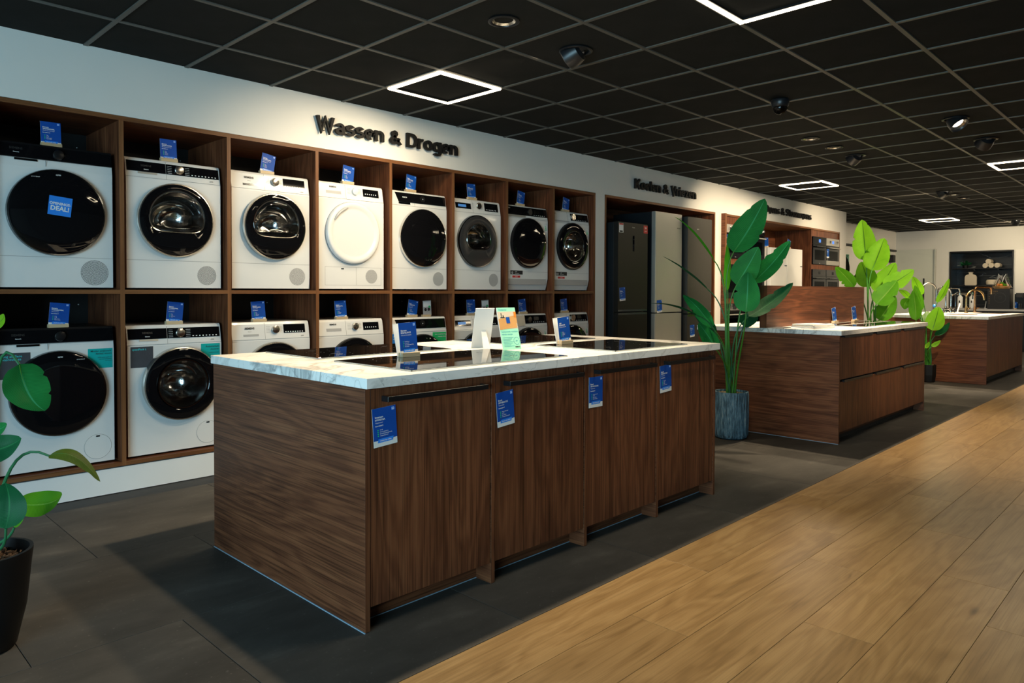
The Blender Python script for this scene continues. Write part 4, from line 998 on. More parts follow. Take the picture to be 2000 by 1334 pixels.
make_machine(0, 'l', 'washing machine', 'white washing machine with black top strip and turquoise steam sticker', dict(panel=1, fz=.735, door=dict(kind='dark', r=.247, cx=.50, cz=.446), flap=(MW * .845, .105, .073), stickers=st1))
make_machine(1, 'l', 'washing machine', 'white washing machine with turquoise Automatisch doseren sticker and glass porthole', dict(panel=2, door=dict(kind='round', r=.236, cx=.54, cz=.444, rim='silver_knob', winr=.64, depth=.05), flap=(MW * .84, .105, .073), stickers=st2))
make_machine(2, 'l', 'washing machine', 'white washing machine with silver dial and wide black display, no stickers', dict(panel=3, door=dict(kind='round', r=.236, cx=.52, cz=.444, rim='silver_knob', winr=.64), flap=(MW * .84, .105, .073)))
make_machine(3, 'l', 'washing machine', 'white washing machine with silver dial and square drawer grip in white panel', dict(panel=4, knob='silver_knob', door=dict(kind='round', r=.236, cx=.52, cz=.444, rim='black_satin', winr=.62), flap=(MW * .84, .105, .073)))
make_machine(4, 'l', 'washing machine', 'white washing machine with slanted black panel and green energy sticker', dict(panel=5, door=dict(kind='dark', r=.240, cx=.53, cz=.440, rim='black_satin'), flap=(MW * .84, .105, .06), stickers=st5))
make_machine(5, 'l', 'washing machine', 'white washing machine half hidden behind the standing white display board', dict(panel=6, door=dict(kind='round', r=.236, cx=.50, cz=.442, rim='dark_chrome', winr=.6), flap=(MW * .84, .105, .06)))
make_machine(6, 'l', 'washing machine', 'white washing machine with steel drawer front and black dial panel', dict(panel=7, split=.46, curved=True, door=dict(kind='dark', r=.243, cx=.52, cz=.450, rim='black_satin'), kick=True, extra=[energy]))
make_machine(7, 'l', 'washing machine', 'white washing machine with silver dial on black panel beside the fridge niche', dict(panel=8, curved=True, door=dict(kind='dark', r=.243, cx=.52, cz=.455, rim='black_satin'), kick=True, extra=[energy]))

# ------------------------------------------------------------------ price cards
def price_card(loc, label, lines, rz=0.0, roll=0.0, lean=0.0, w=0.102, h=0.138, block=True, cat='price card', group='blue price cards', z0=0.006, back=False, thin=0.0016):
    t = thing('price_card', label, cat, loc, R(rz), group)
    M = Matrix.Translation((0, 0, z0)) @ Matrix.Rotation(R(roll), 4, 'Y') @ Matrix.Rotation(R(-lean), 4, 'X')
    hw = w / 2
    def P(mb, nm, mt, par): return mb.xform(M).build(nm, mt, par)
    b = P(MB().box(-hw, hw, 0, thin, 0, h), 'card_board', 'card_white', t)
    P(MB().box(-hw, hw, -0.0004, 0.0001, h * .165, h), 'blue_print', 'print_blue', b)
    P(MB().add([(-hw * .68, -0.0007, h * .105), (hw * .60, -0.0007, h * .105), (hw * .70, -0.0007, h * .205), (-hw * .60, -0.0007, h * .205)], [(0, 1, 2, 3)]), 'banner', 'print_lightblue', b)
    m = MB().box(hw * .64, hw * .88, -0.0009, -0.0003, h * .885, h * .965); P(m, 'logo', 'print_lightblue', b)
    m = MB()
    brand, model, kind_, en, bl = lines
    x = -hw * .80
    put_text(m, brand, x, h * .745, h * .068, -0.0010, 0.03); put_text(m, model, x, h * .675, h * .068, -0.0010, 0.03)
    put_text(m, kind_, x, h * .610, h * .052, -0.0010, 0.0); put_text(m, en, x, h * .530, h * .043, -0.0010, 0.03)
    for i, s_ in enumerate(bl): put_text(m, s_, x + hw * .36, h * (.420 - .050 * i), h * .038, -0.0010, 0.01)
    put_text(m, 'check prijs online', 0.0, h * .137, h * .050, -0.0012, 0.025, 'c')
    fx0, fx1, fz0, fz1 = hw * .66, hw * .86, h * .893, h * .957
    for a, b_, c_, d in ((fx0, fx1, fz0, fz0 + .001), (fx0, fx1, fz1 - .001, fz1), (fx0, fx0 + .001, fz0, fz1), (fx1 - .001, fx1, fz0, fz1)): m.box(a, b_, -0.0013, -0.0008, c_, d)
    put_text(m, 'we', (fx0 + fx1) / 2, fz0 + (fz1 - fz0) * .3, h * .034, -0.0013, 0.03, 'c')
    P(m, 'printed_text', 'print_white', b)
    m = MB()
    for i in range(len(bl)): zc = h * (.433 - .050 * i); m.box(x + hw * .16, x + hw * .25, -0.0010, -0.0003, zc - .0018, zc + .0018)
    P(m, 'bullets', 'print_green', b)
    if block:
        MB().bbox(-hw * 1.02, hw * 1.02, -0.014, -0.0016, 0, 0.021, b=0.001, seg=1).bbox(-hw * 1.02, hw * 1.02, 0.0032, 0.018, 0, 0.021, b=0.001, seg=1).box(-hw * 1.0, hw * 1.0, -0.002, 0.004, 0, z0 * .9).build('wooden_block', 'beech_block', t)
    if back:
        MB().box(-hw, hw, 0.0, thin, 0, h).xform(Matrix.Translation((-0.004, 0.021, 0.004)) @ Matrix.Rotation(R(-9), 4, 'X') @ Matrix.Rotation(R(-4), 4, 'Y')).build('back_card', 'card_white', t)
    return t
DRY, WAS = 'Warmtepompdroger', 'Wasmachine'
EN = 'Energieklasse A'
cu = [ # upper row: x, roll, label, text
 (1.138, -1, 'blue price card on the dryer with the OPENINGS-DEAL! sticker', ('Siemens', 'WQ46B2D0NL', DRY, EN, ('9 kg', '62 dB', 'Zelfreinigend', 'Smart Finish'))),
 (1.792, -1, 'blue price card on the dryer with black inset panels', ('Siemens', 'WQ45G2D9NL', DRY, EN, ('9 kg', '64 dB', 'iSensoric', 'AutoDry'))),
 (2.458, 10, 'tilted blue price card on the dryer with slanted black display', ('Siemens', 'WQ43G2A0NL', DRY, EN, ('9 kg', '64 dB', 'AutoDry', 'Super 40'))),
 (3.124, 7, 'tilted blue price card on the dryer with the solid white door', ('Siemens', 'WQ33G2D0NL', DRY, EN, ('8 kg', '65 dB', 'AutoDry', 'Outdoor'))),
 (3.734, 7, 'tilted blue price card on the dryer with slanted black panel', ('Bosch', 'WQB245B0NL', DRY, EN, ('9 kg', '62 dB', 'Selfcleaning', 'Home Connect'))),
 (4.430, -3, 'blue price card on the dryer with the dark grey door', ('Bosch', 'WQG235D0NL', DRY, EN, ('8 kg', '64 dB', 'AutoDry', 'Iron Assist'))),
 (5.063, 10, 'tilted blue price card on the dryer with black top panel and ten-year sticker', ('AEG', 'TR959M6BC', DRY, EN, ('9 kg', '63 dB', 'AbsoluteCare', '3DScan'))),
 (5.739, 11, 'tilted blue price card on the upper dryer next to the fridge niche', ('AEG', 'TR838M4BC', DRY, EN, ('8 kg', '64 dB', 'SensiDry', 'AbsoluteCare')))]
cl = [
 (1.163, 5, 'blue price card on the washer with turquoise steam sticker', ('Siemens', 'WG56B2090NL', WAS, EN, ('10 kg', '47 dB', '1400 toeren', 'iQdrive motor'))),
 (1.816, 6, 'blue price card on the washer with Automatisch doseren sticker', ('Siemens', 'WG44G2FPNL', WAS, EN, ('9 kg', '71 dB', '1400 toeren', 'i-Dos'))),
 (2.397, -3, 'blue price card on the washer with wide black display', ('Siemens', 'WG44G209NL', WAS, EN, ('9 kg', '71 dB', '1400 toeren', 'speedPack'))),
 (3.066, -3, 'blue price card on the washer with square drawer grip', ('Siemens', 'WM14N297NL', WAS, EN, ('8 kg', '72 dB', '1400 toeren', 'speedPack'))),
 (3.748, 10, 'tilted blue price card beside a grey card on the washer with green sticker', ('Bosch', 'WGB256A0NL', WAS, EN, ('10 kg', '47 dB', '1600 toeren', 'Home Connect'))),
 (4.426, -2, 'blue price card just behind the white display board', ('Bosch', 'WGG244F0NL', WAS, EN, ('9 kg', '69 dB', '1400 toeren', 'Iron Assist'))),
 (5.108, -6, 'blue price card on the washer with steel drawer front', ('AEG', 'LR8664CA4', WAS, EN, ('9 kg', '72 dB', '1600 toeren', 'PowerCare'))),
 (5.736, -6, 'blue price card on the lower washer next to the fridge niche', ('AEG', 'LR7586EX4', WAS, EN, ('8 kg', '73 dB', '1400 toeren', 'ProSteam')))]
for x, ro, lb, ln in cu: price_card((x, 4.828, 2.050), lb, ln, roll=ro, lean=2)
for x, ro, lb, ln in cl: price_card((x, 4.828, 1.0055), lb, ln, roll=ro, lean=2)
# grey energy cards beside two of them
for x, lb in ((3.935, 'grey washing card beside the blue card on the washer with green sticker'), (4.625, 'grey washing card peeking above the white display board')):
    t = thing('info_card', lb, 'info card', (x, 4.85, 1.0055), 0, 'grey washing info cards')
    M = Matrix.Rotation(R(-3), 4, 'Y')
    MB().box(-.045, .045, 0, .0015, .006, .138).xform(M).build('card_board', 'print_grey', t)
    MB().box(-.04, .04, -.0006, 0, .085, .130).xform(M).build('text_area', 'print_white', t)
    m = MB()
    for q in (-.018, .018): m.lathe([(.013, -.0012), (.013, 0)], 16, (q, 0, .062), 'y')
    m.xform(M).build('drum_pictures', 'print_ink', t)
    m = MB().lathe([(.010, -.0016), (.010, 0)], 14, (.024, 0, .084), 'y').xform(M); m.build('green_seal', 'print_green', t)
    MB().bbox(-.06, .03, -.012, -.001, 0, .018, b=.001, seg=1).bbox(-.06, .03, .003, .014, 0, .018, b=.001, seg=1).build('wooden_block', 'beech_block', t)

# ------------------------------------------------------------------ front island
def walnut_box(x0, x1, y0, y1, z0, z1, mat, parent, name, b=0.0008):
    o = MB().bbox(0, x1 - x0, 0, y1 - y0, 0, z1 - z0, b=b, seg=1).build(name, mat, parent); o.location = (x0, y0, z0); return o
I1 = dict(x=[1.462, 2.0865, 2.7075, 3.3285, 3.9465], th=0.0205, y0=2.151, y1=3.408, zb=0.878)
doorlab = ['walnut dishwasher cabinet at the near corner of the front island', 'walnut dishwasher cabinet second from the near corner of the front island',
           'walnut dishwasher cabinet third from the near corner of the front island', 'walnut dishwasher cabinet at the far end of the front island, by the plant']
for k in range(4):
    x0, x1 = I1['x'][k], I1['x'][k + 1]; th, y0, y1, zb = I1['th'], I1['y0'], I1['y1'], I1['zb']
    t = thing('base_cabinet', doorlab[k], 'cabinet', (x0, y0, 0), 0, 'dishwasher cabinets of the front island')
    L = x1 - x0
    walnut_box(0, th, 0, y1 - y0, 0.0035 if k == 0 else 0, zb, 'walnut_y', t, 'end_panel' if k == 0 else 'divider_panel')
    MB().box(0.0004, th - 0.0004, -0.0007, 0.0003, 0.0035, zb).build('edge_band', 'walnut_z', t)
    if k == 3:
        walnut_box(L, L + th, 0, y1 - y0, 0, zb, 'walnut_y', t, 'end_panel'); MB().box(L + 0.0004, L + th - 0.0004, -0.0007, 0.0003, 0, zb).build('edge_band', 'walnut_z', t)
    MB().box(th + .001, L - .001, 0.022, y1 - y0 - 0.02, 0.088, zb - 0.001).build('carcass', 'black_matte', t)
    MB().box(th + .001, L - .001, y1 - y0 - 0.019, y1 - y0, 0.088, zb - 0.001).build('back_panel', 'walnut_z', t)
    MB().box(th, L, 0.092, 0.108, 0.004, 0.092).build('toe_kick', 'walnut_x', t)
    MB().box(th, L, 0.0905, 0.092, 0.0, 0.0035).build('caulk_line', 'caulk', t)
    d = walnut_box(th + 0.0045, L - 0.0045, 0.0025, 0.022, 0.088, zb - 0.004, 'walnut_z', t, 'door')
    h = MB().bbox(0.048, 0.548, -0.040, -0.029, 0.738, 0.758, b=0.0012, seg=1)
    for hx in (0.048, 0.536): h.box(hx, hx + 0.012, -0.030, 0.0, 0.738, 0.758)
    h.build('handle', 'black_satin', d)
    if k == 0: MB().box(-0.003, 0.001, 0, y1 - y0, 0, 0.004).build('caulk_line', 'caulk', t)
t = thing('worktop', 'white marble worktop with four black hobs on the front island', 'worktop', (1.456, 2.132, 0.878))
MB().bbox(0, 2.532, 0, 1.292, 0, 0.038, b=0.0012, seg=1).build('slab', 'marble', t)
t = thing('cable_end', 'short green cable end under the near corner of the front island', 'cable', (1.484, 2.20, 0.045))
MB().tube([(0, 0, 0), (0.012, -0.002, 0.002), (0.028, -0.004, 0.002)], 0.0022, 8).build('sheath', 'cable_green', t, True); MB().tube([(0.028, -0.004, 0.002), (0.032, -0.0045, 0.002)], 0.001, 6).build('wire', 'copper', t)

def hob(x0, x1, y0, y1, z, label, zones, strips=None):
    t = thing('hob', label, 'hob', (x0, y0, z), 0, 'black glass hobs')
    w, d = x1 - x0, y1 - y0
    MB().bbox(0.002, w - .002, 0.002, d - .002, 0, 0.0062, b=0.0008, seg=1).build('glass_plate', 'hob_glass', t)
    m = MB()
    for a, b, c, e in ((0, .0025, 0, d), (w - .0025, w, 0, d), (0, w, 0, .0025), (0, w, d - .0025, d)): m.box(a, b, c, e, 0, 0.0055)
    m.build('edge_trim', 'hob_edge', t)
    m = MB()
    for cx, cy, r in zones:
        for k in range(8):
            a = 2 * PI * k / 8; m.lathe([(0.003, 0), (0.003, 0.0002)], 6, (cx * w + r * math.cos(a), cy * d + r * math.sin(a), 0.0062))
        m.box(cx * w - .02, cx * w + .02, cy * d - .001, cy * d + .001, .0062, .0064); m.box(cx * w - .001, cx * w + .001, cy * d - .02, cy * d + .02, .0062, .0064)
    for k in range(7): m.box(w * .35 + k * .035, w * .35 + k * .035 + .012, .022, .026, .0062, .0064)
    m.build('zone_marks', 'hob_mark', t)
    if strips:
        for a, b, c, e in strips: MB().box(a * w, b * w, c * d, e * d, 0.0062, 0.0085).build('vent_strip', 'steel', t)
    return t
Z4 = [(.22, .30, .09), (.22, .72, .09), (.78, .30, .09), (.78, .72, .09)]
hob(1.705, 2.632, 2.196, 2.742, 0.9162, 'large black glass hob nearest the island corner with a blue card', Z4)
hob(1.714, 2.505, 2.888, 3.385, 0.9162, 'black glass hob on the back of the island facing the washing machines', Z4)
hob(3.020, 3.726, 2.200, 2.745, 0.9162, 'black glass hob at the plant end of the front island, walkway side', Z4)
hob(2.960, 3.745, 2.890, 3.390, 0.9162, 'black glass hob at the plant end of the front island, wall side', Z4)
# price cards hung on the dishwasher fronts
VW = 'Vaatwasser'
ic = [((1.551, .664), (0.1035), .141, -4.0, 'blue price card on the dishwasher door at the near island corner', ('Inventum', 'IVW6010A', VW, 'Energielabel E', ('47 dB', 'Kort programma', 'Energiebesparingsfunctie', 'Uitgestelde start'))),
      ((2.1735, .655), .1025, .147, -5.0, 'blue price card on the second dishwasher door from the island corner', ('Bosch', 'SMV4EKX13E', VW, 'Energielabel C', ('Uitgestelde start', '44 dB', 'Besteklade', 'Variabele besteklade'))),
      ((2.7915, .663), .107, .148, 0.0, 'blue price card on the third dishwasher door from the island corner', ('Bosch', 'SMV4ECX10N', VW, 'Energielabel B', ('Uitgestelde start', '42 dB', 'Extra droog', 'Home Connect'))),
      ((3.4185, .676), .112, .148, -3.0, 'blue price card under the handle of the farthest dishwasher door', ('Bosch', 'SMV6ZCX16E', VW, 'Energielabel B', ('Geruisarm', '41 dB', 'Zeolith', 'Home Connect')))]
for (x, z), w, h, ro, lb, ln in ic:
    price_card((x, 2.1490, z), lb, ln, roll=ro, w=w, h=h, block=False, z0=0.0, thin=0.0012, group='blue price cards on the dishwasher doors')
KP = 'Inductie kookplaat'
price_card((2.047, 2.652, 0.9224), 'blue price card in a wooden block on the hob nearest the island corner', ('Siemens', 'EX675LXV1E', KP, '', ('Combizone', '17 standen', 'Vermogensbeperking', 'Kookzone')), roll=-3, lean=4, w=.100, h=.152, back=True)
price_card((3.190, 2.676, 0.9224), 'blue price card in a wooden block on the hob at the plant end', ('AEG', 'IKE64441FB', KP, '', ('Bridge', 'Hob2Hood', 'Kinderslot', 'Timer')), roll=-5, lean=4, w=.102, h=.150, back=True)

# A-stand boards on the island
t = thing('display_board', 'white display board seen from its back with a folded cardboard prop', 'display board', (2.70, 2.872, 0.9162), R(-14))
M = Matrix.Rotation(R(14), 4, 'X')
MB().bbox(-.058, .058, -.002, .002, 0, .224, b=.0008, seg=1).xform(M).build('board', 'card_white', t)
MB().add([(-.022, -.0725, .0), (.024, -.0705, .0), (.016, -.030, .100), (-.012, -.032, .095), (-.022, -.0715, .0), (.024, -.0695, .0), (.016, -.029, .100), (-.012, -.031, .095)],
         [(0, 1, 2, 3), (7, 6, 5, 4), (0, 4, 5, 1), (1, 5, 6, 2), (2, 6, 7, 3), (3, 7, 4, 0)]).build('prop_flap', 'card_white', t)
t = thing('display_board', 'mint green display board with a kitchen picture on the worktop', 'display board', (2.733, 2.660, 0.9162), R(-2))
M = Matrix.Rotation(R(-14), 4, 'X')
b = MB().bbox(-.066, .066, -.002, .004, 0, .228, b=.0008, seg=1).xform(M).build('board', 'card_white', t)
Y = -.0026
MB().box(-.066, .066, Y, Y + .001, 0, .112).xform(M).build('mint_print', 'print_mint', b); MB().box(-.066, .066, Y, Y + .001, .206, .228).xform(M).build('mint_header', 'print_mint', b)
pic = MB().box(-.066, .066, Y, Y + .001, .112, .206).xform(M).build('picture', 'print_beige', b)
MB().add([(-.066, Y - .0004, .112), (.066, Y - .0004, .142), (.066, Y - .0004, .186), (-.066, Y - .0004, .166)], [(0, 1, 2, 3)]).add([(-.066, Y - .0006, .112), (.02, Y - .0006, .131), (.02, Y - .0006, .150), (.06, Y - .0006, .16), (.06, Y - .0006, .118), (-.066, Y - .0006, .108)], [(0, 1, 2, 3, 4, 5)]).xform(M).build('picture_cabinets', 'print_wood', b)
MB().box(-.012, .014, Y - .0012, Y, .142, .176).xform(M).build('picture_dishwasher', 'print_blue', b)
MB().box(-.05, -.02, Y - .0012, Y, .172, .176).box(-.044, -.040, Y - .0012, Y, .176, .198).box(-.032, -.026, Y - .0012, Y, .176, .186).xform(M).build('picture_sink', 'print_dark', b)
MB().box(.05, .066, Y - .0012, Y, .174, .203).xform(M).build('picture_lamp', 'print_orange', b)
m = MB(); put_text(m, 'Actiekaartjes', -.056, .213, .011, Y - .0005, .01); put_text(m, 'Schitterende resultaten,', -.058, .093, .0125, Y - .0005, .005); put_text(m, 'minder energie', -.058, .079, .0125, Y - .0005, .005)
for q in range(7): m.box(-.056, .020 - (q % 3) * .012, Y - .0008, Y, .065 - q * .0078, .0662 - q * .0078)
m.lathe([(.0205, 0), (.0205, -.0006), (.0195, -.0006), (.0195, 0)], 28, (.040, Y, .046), 'y', cap=False); put_text(m, 'A+', .040, .042, .012, Y - .0006, .02, 'c')
m.xform(M).build('printed_text', 'print_tealtext', b, kind='stuff')
m = MB(); put_text(m, 'SIEMENS', .058, .010, .0095, Y - .0008, .03, 'r'); m.xform(M).build('brand_lettering', 'print_ink', b)
MB().bbox(-.02, .02, .045, .050, .0, .10, b=.001, seg=1).xform(Matrix.Rotation(R(10), 4, 'X')).build('prop_flap', 'card_white', t)

# ------------------------------------------------------------------ second island
X0, X1, Y0, Y1, ZB = 5.968, 8.348, 2.149, 3.41, 0.878
cols_ = [X0 + 0.0195, 6.763, 7.549, X1 - 0.0195]
lab2 = ['walnut drawer cabinet at the near end of the second island', 'middle walnut drawer cabinet of the second island', 'walnut drawer cabinet at the far end of the second island']
for k in range(3):
    a, b_ = cols_[k], cols_[k + 1]
    t = thing('base_cabinet', lab2[k], 'cabinet', (a, Y0, 0), 0, 'drawer cabinets of the second island'); L = b_ - a
    if k == 0:
        walnut_box(-.0195, 0, 0, Y1 - Y0, 0.003, ZB, 'walnut_y', t, 'end_panel'); MB().box(-.0222, -.0190, 0, Y1 - Y0, 0, .0035).build('caulk_line', 'caulk', t)
    if k == 2: walnut_box(L, L + .0195, 0, Y1 - Y0, 0, ZB, 'walnut_y', t, 'end_panel')
    MB().box(0.001, L - .001, 0.021, Y1 - Y0 - .02, 0.092, ZB - .001).build('carcass', 'black_matte', t)
    MB().box(0.001, L - .001, Y1 - Y0 - .019, Y1 - Y0, 0.092, ZB - .001).build('back_panel', 'walnut_z', t)
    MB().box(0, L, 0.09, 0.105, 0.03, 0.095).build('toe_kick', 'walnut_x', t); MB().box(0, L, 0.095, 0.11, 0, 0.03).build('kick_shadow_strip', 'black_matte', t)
    for z0, z1 in ((0.095, 0.500), (0.520, 0.862)):
        d = walnut_box(0.0015, L - .0015, 0.0, 0.019, z0, z1, 'walnut_z', t, 'drawer')
        h = MB().box(.07, L - .03, -.006, .012, z1 - z0 - .002, z1 - z0 + .012).bbox(.07, L - .03, -.010, -.006, z1 - z0 - .006, z1 - z0 + .012, b=.001, seg=1).build('finger_rail', 'black_satin', d)
t = thing('worktop', 'white marble worktop of the second island with books and hob', 'worktop', (5.958, 2.131, 0.878))
MB().bbox(0, 2.42, 0, 1.29, 0, 0.038, b=.0012, seg=1).build('slab', 'marble', t)
t = thing('upstand_panel', 'long upright walnut panel standing along the second island worktop', 'panel', (5.968, 2.757, 0.916))
walnut_box(0, 2.397, 0, .064, 0, .365, 'walnut_x', t, 'board'); MB().box(-.0008, 0.0004, .001, .063, 0, .364).build('edge_band', 'walnut_z', t); MB().box(0, 2.397, -.0004, .0642, .3650, .3655).build('top_edge', 'walnut_edge_x', t)
hob(6.78, 8.26, 2.215, 2.715, 0.9162, 'long black glass hob on the second island with steel strips', Z4, [(.04, .96, .44, .50), (.04, .96, .86, .90)])
price_card((7.470, 2.735, 0.9162), 'narrow blue price card leaning on the walnut panel behind the books', ('AEG', 'IKE84445FB', KP, '', ('Bridge', 'Timer', 'Kinderslot')), roll=-8, w=.105, h=.148, lean=4)
price_card((7.752, 2.640, 0.9245), 'blue price card in a wooden block on the second island hob', ('AEG', 'CCE84751FB', KP, '', ('Afzuiging', 'Bridge')), roll=-8, w=.112, h=.150, lean=4)
mags = [((6.37, 2.52), 0, .30, .22, .010, -18, 'print_white', 'white magazine at the bottom of the pile on the second island'), ((6.39, 2.525), .010, .30, .22, .010, -12, 'print_beige', 'beige magazine in the middle of the pile on the second island'), ((6.40, 2.53), .020, .29, .21, .009, -15, 'card_white', 'white magazine on top of the pile on the second island'),
        ((6.08, 2.70), 0, .21, .15, .004, 8, 'print_dark', 'dark thin brochure lying near the second island edge'), ((6.20, 2.42), 0, .21, .15, .003, -22, 'print_grey', 'pale brochure lying before the magazine pile'), ((6.02, 3.02), 0, .22, .16, .006, 12, 'print_white', 'white brochure behind the walnut panel on the second island')]
for (x, y), dz, w, d, th, rz, mt, lb in mags:
    t = thing('magazine', lb, 'magazine', (x, y, 0.9165 + dz), R(rz), 'magazines on the second island')
    MB().box(-w / 2 + .002, w / 2 - .001, -d / 2 + .001, d / 2 - .001, .0008, th - .0008).build('pages', 'card_white', t)
    MB().box(-w / 2, w / 2, -d / 2, d / 2, 0, .0008).box(-w / 2, w / 2, -d / 2, d / 2, th - .0008, th).box(-w / 2, -w / 2 + .001, -d / 2, d / 2, 0, th).build('cover', mt, t)
    MB().box(-w * .35, w * .1, -d * .3, d * .2, th, th + .0003).build('cover_picture', 'print_photo', t)

# ------------------------------------------------------------------ tap island
X0, X1, Y0, Y1, ZB = 11.205, 13.68, 2.150, 3.42, 0.869
xs = [X0 + .02, 11.93, 12.62, 13.30, X1 - .02]
lab3 = ['walnut tall-door cabinet at the near end of the tap island', 'second walnut cabinet from the near end of the tap island', 'third walnut cabinet from the near end of the tap island', 'narrow walnut cabinet at the far end of the tap island']
for k in range(4):
    t = thing('base_cabinet', lab3[k], 'cabinet', (xs[k], Y0, 0), 0, 'cabinets of the tap island'); L = xs[k + 1] - xs[k]
    if k == 0: walnut_box(-.02, 0, 0, Y1 - Y0, .002, ZB, 'walnut_y', t, 'end_panel')
    if k == 3: walnut_box(L, L + .02, 0, Y1 - Y0, 0, ZB, 'walnut_y', t, 'end_panel')
    MB().box(.001, L - .001, .021, Y1 - Y0, .10, ZB - .001).build('carcass', 'black_matte', t); MB().box(0, L, .09, .1, 0, .1).build('toe_kick', 'black_matte', t)
    walnut_box(.0015, L - .0015, 0, .019, .10, ZB - .004, 'walnut_z', t, 'door')
t = thing('worktop', 'white marble worktop of the tap island with a copper sink', 'worktop', (X0 - .008, Y0 - .016, ZB))
MB().bbox(0, X1 - X0 + .016, 0, 1.30, 0, .038, b=.0012, seg=1).build('slab', 'marble', t)
ZT = ZB + .038
DX, DY = 0.698, -0.716
def tap(x, y, top, reach, style, mat, label, r=.011, drop=.10):
    t = thing('kitchen_tap', label, 'tap', (x, y, ZT), 0, 'kitchen taps on the tap island')
    H = top - ZT; s_ = 1 if reach > 0 else -1; ar = abs(reach)
    MB().lathe([(.026, 0), (.026, .006), (.020, .010), (.018, .09), (.014, .10)], 20).build('base', mat, t, True)
    pts = [(0, 0, .08)]
    if style == 'arch':
        ra = ar / 2; pts.append((0, 0, H - ra))
        for k in range(1, 12):
            a = PI - PI * k / 11; q = ra + ra * math.cos(a); pts.append((DX * s_ * q, DY * s_ * q, H - ra + ra * math.sin(a)))
        pts.append((DX * reach, DY * reach, H - ra - drop))
    else:
        pts += [(0, 0, H - .04), (DX * s_ * .012, DY * s_ * .012, H - .012), (DX * s_ * .04, DY * s_ * .04, H), (DX * (reach - s_ * .04), DY * (reach - s_ * .04), H), (DX * (reach - s_ * .012), DY * (reach - s_ * .012), H - .012), (DX * reach, DY * reach, H - .04), (DX * reach, DY * reach, H - .04 - drop * .6)]
    MB().tube(pts, r, 12).build('spout', mat, t, True)
    MB().tube([(DX * .015, DY * .015, .055), (DX * .07, DY * .07, .075)], [.008, .006], 10).build('lever', mat, t, True)
    return t
tap(12.817, 3.15, 1.373, -.23, 'arch', 'silver_knob', 'tall brushed steel arched tap nearest the glass screen', .014, .13)
tap(13.058, 3.00, 1.318, -.22, 'arch', 'chrome', 'chrome arched tap between the brushed tap and the blue-handled tap', .014, .06)
tap(12.966, 3.05, 1.293, .22, 'square', 'chrome', 'chrome square tap behind the arched chrome tap', .010)
tap(13.119, 2.95, 1.221, .27, 'square', 'dark_chrome', 'dark square tap bending towards the white bottles', .011)
tap(13.577, 2.90, 1.196, -.24, 'square', 'silver_knob', 'low steel square tap before the white bottles', .010)
tap(13.109, 2.80, 1.270, .28, 'arch', 'brass', 'golden arched tap among the chrome ones', .014, .02)
tap(13.586, 2.78, 1.313, .265, 'square', 'copper', 'copper square tap nearest the black carton', .016, .12)
t = thing('sink', 'copper sink let into the tap island worktop', 'sink', (13.17, 2.47, ZT))
MB().bbox(-.30, .40, -.19, .19, 0, .004, b=.0015).build('rim', 'copper', t); MB().box(-.27, .37, -.16, .16, .004, .0055).build('bowl', 'dark_chrome', t)
t = thing('tray', 'black tray with small items on the tap island', 'tray', (11.95, 2.74, ZT), R(-45))
MB().bbox(-.02, .33, -.09, .09, 0, .006, b=.002).build('base', 'black_satin', t); MB().bbox(.02, .28, -.07, .07, .006, .010, b=.001).build('mat', 'print_grey', t)
t = thing('tap_model', 'small chrome mixer tap standing near the black tray', 'tap', (12.35, 2.95, ZT))
MB().lathe([(.03, 0), (.03, .01), (.02, .02), (.02, .07), (.008, .075)], 16).build('body', 'chrome', t, True); MB().tube([(0, 0, .06), (.06, -.06, .075), (.085, -.085, .05)], .009, 10).build('spout', 'chrome', t, True)
t = thing('tap_model', 'small tap with blue and white handle beside the leaves', 'tap', (12.20, 3.02, ZT))
MB().lathe([(.025, 0), (.025, .01), (.016, .02), (.016, .09), (.01, .1)], 16).build('body', 'chrome', t, True); MB().lathe([(.005, .10), (.022, .105), (.024, .125), (.008, .14)], 14).build('handle', 'print_lightblue', t, True)
t = thing('soap_stand', 'small white stand leaning beside the golden tap', 'stand', (12.75, 2.84, ZT))
MB().lathe([(.03, 0), (.03, .012), (.01, .018)], 14).build('base', 'card_white', t, True); MB().tube([(0, 0, .015), (.03, -.03, .15)], .011, 10).build('stem', 'card_white', t, True)

# ------------------------------------------------------------------ far counter, niche and what stands there
t = thing('rear_counter', 'long pale grey counter below the dark shelf niche', 'counter', (17.95, 0.6, 0))
MB().box(0, .62, 0, 3.70, .84, .88).build('top', 'print_grey', t); MB().box(.03, .62, .02, 3.68, .08, .84).build('body', 'dark_side', t); MB().box(.08, .62, .05, 3.65, 0, .08).build('plinth', 'black_matte', t)
ni = thing('shelf_niche', 'dark niche with marbled back and two shelves in far wall', 'shelf niche', (XR, NY0, 0))
W_ = NY1 - NY0
MB().box(ND - .02, ND, 0, W_, NZ0 - .04, NZ1).build('marble_back', 'dark_marble', ni)
MB().box(-.02, ND - .02, W_ - .03, W_, NZ0, NZ1).build('side_panel', 'black_satin', ni); MB().box(-.02, ND - .02, 0, .03, NZ0, NZ1).build('side_panel', 'black_satin', ni)
MB().box(-.02, ND - .02, .03, W_ - .03, NZ1 - .03, NZ1).build('top_panel', 'black_satin', ni); MB().box(0, ND - .02, .03, W_ - .03, NZ0 - .04, NZ0).build('counter_back', 'print_grey', ni)
for z in (1.772, 1.388): MB().box(.12, ND - .02, .03, W_ - .03, z - .022, z).build('shelf_board', 'black_satin', ni)
for y in (.3, .75):
    for z in (1.772, 1.388): MB().box(.15, ND - .03, y, y + .02, z - .05, z - .022).build('bracket', 'black_matte', ni)
MB().box(XR - .045, XR - .005, 1.95, NY0 - .03, .0, 2.15).build('door_2', 'wall_white', kind=S)
XS = XR + .28
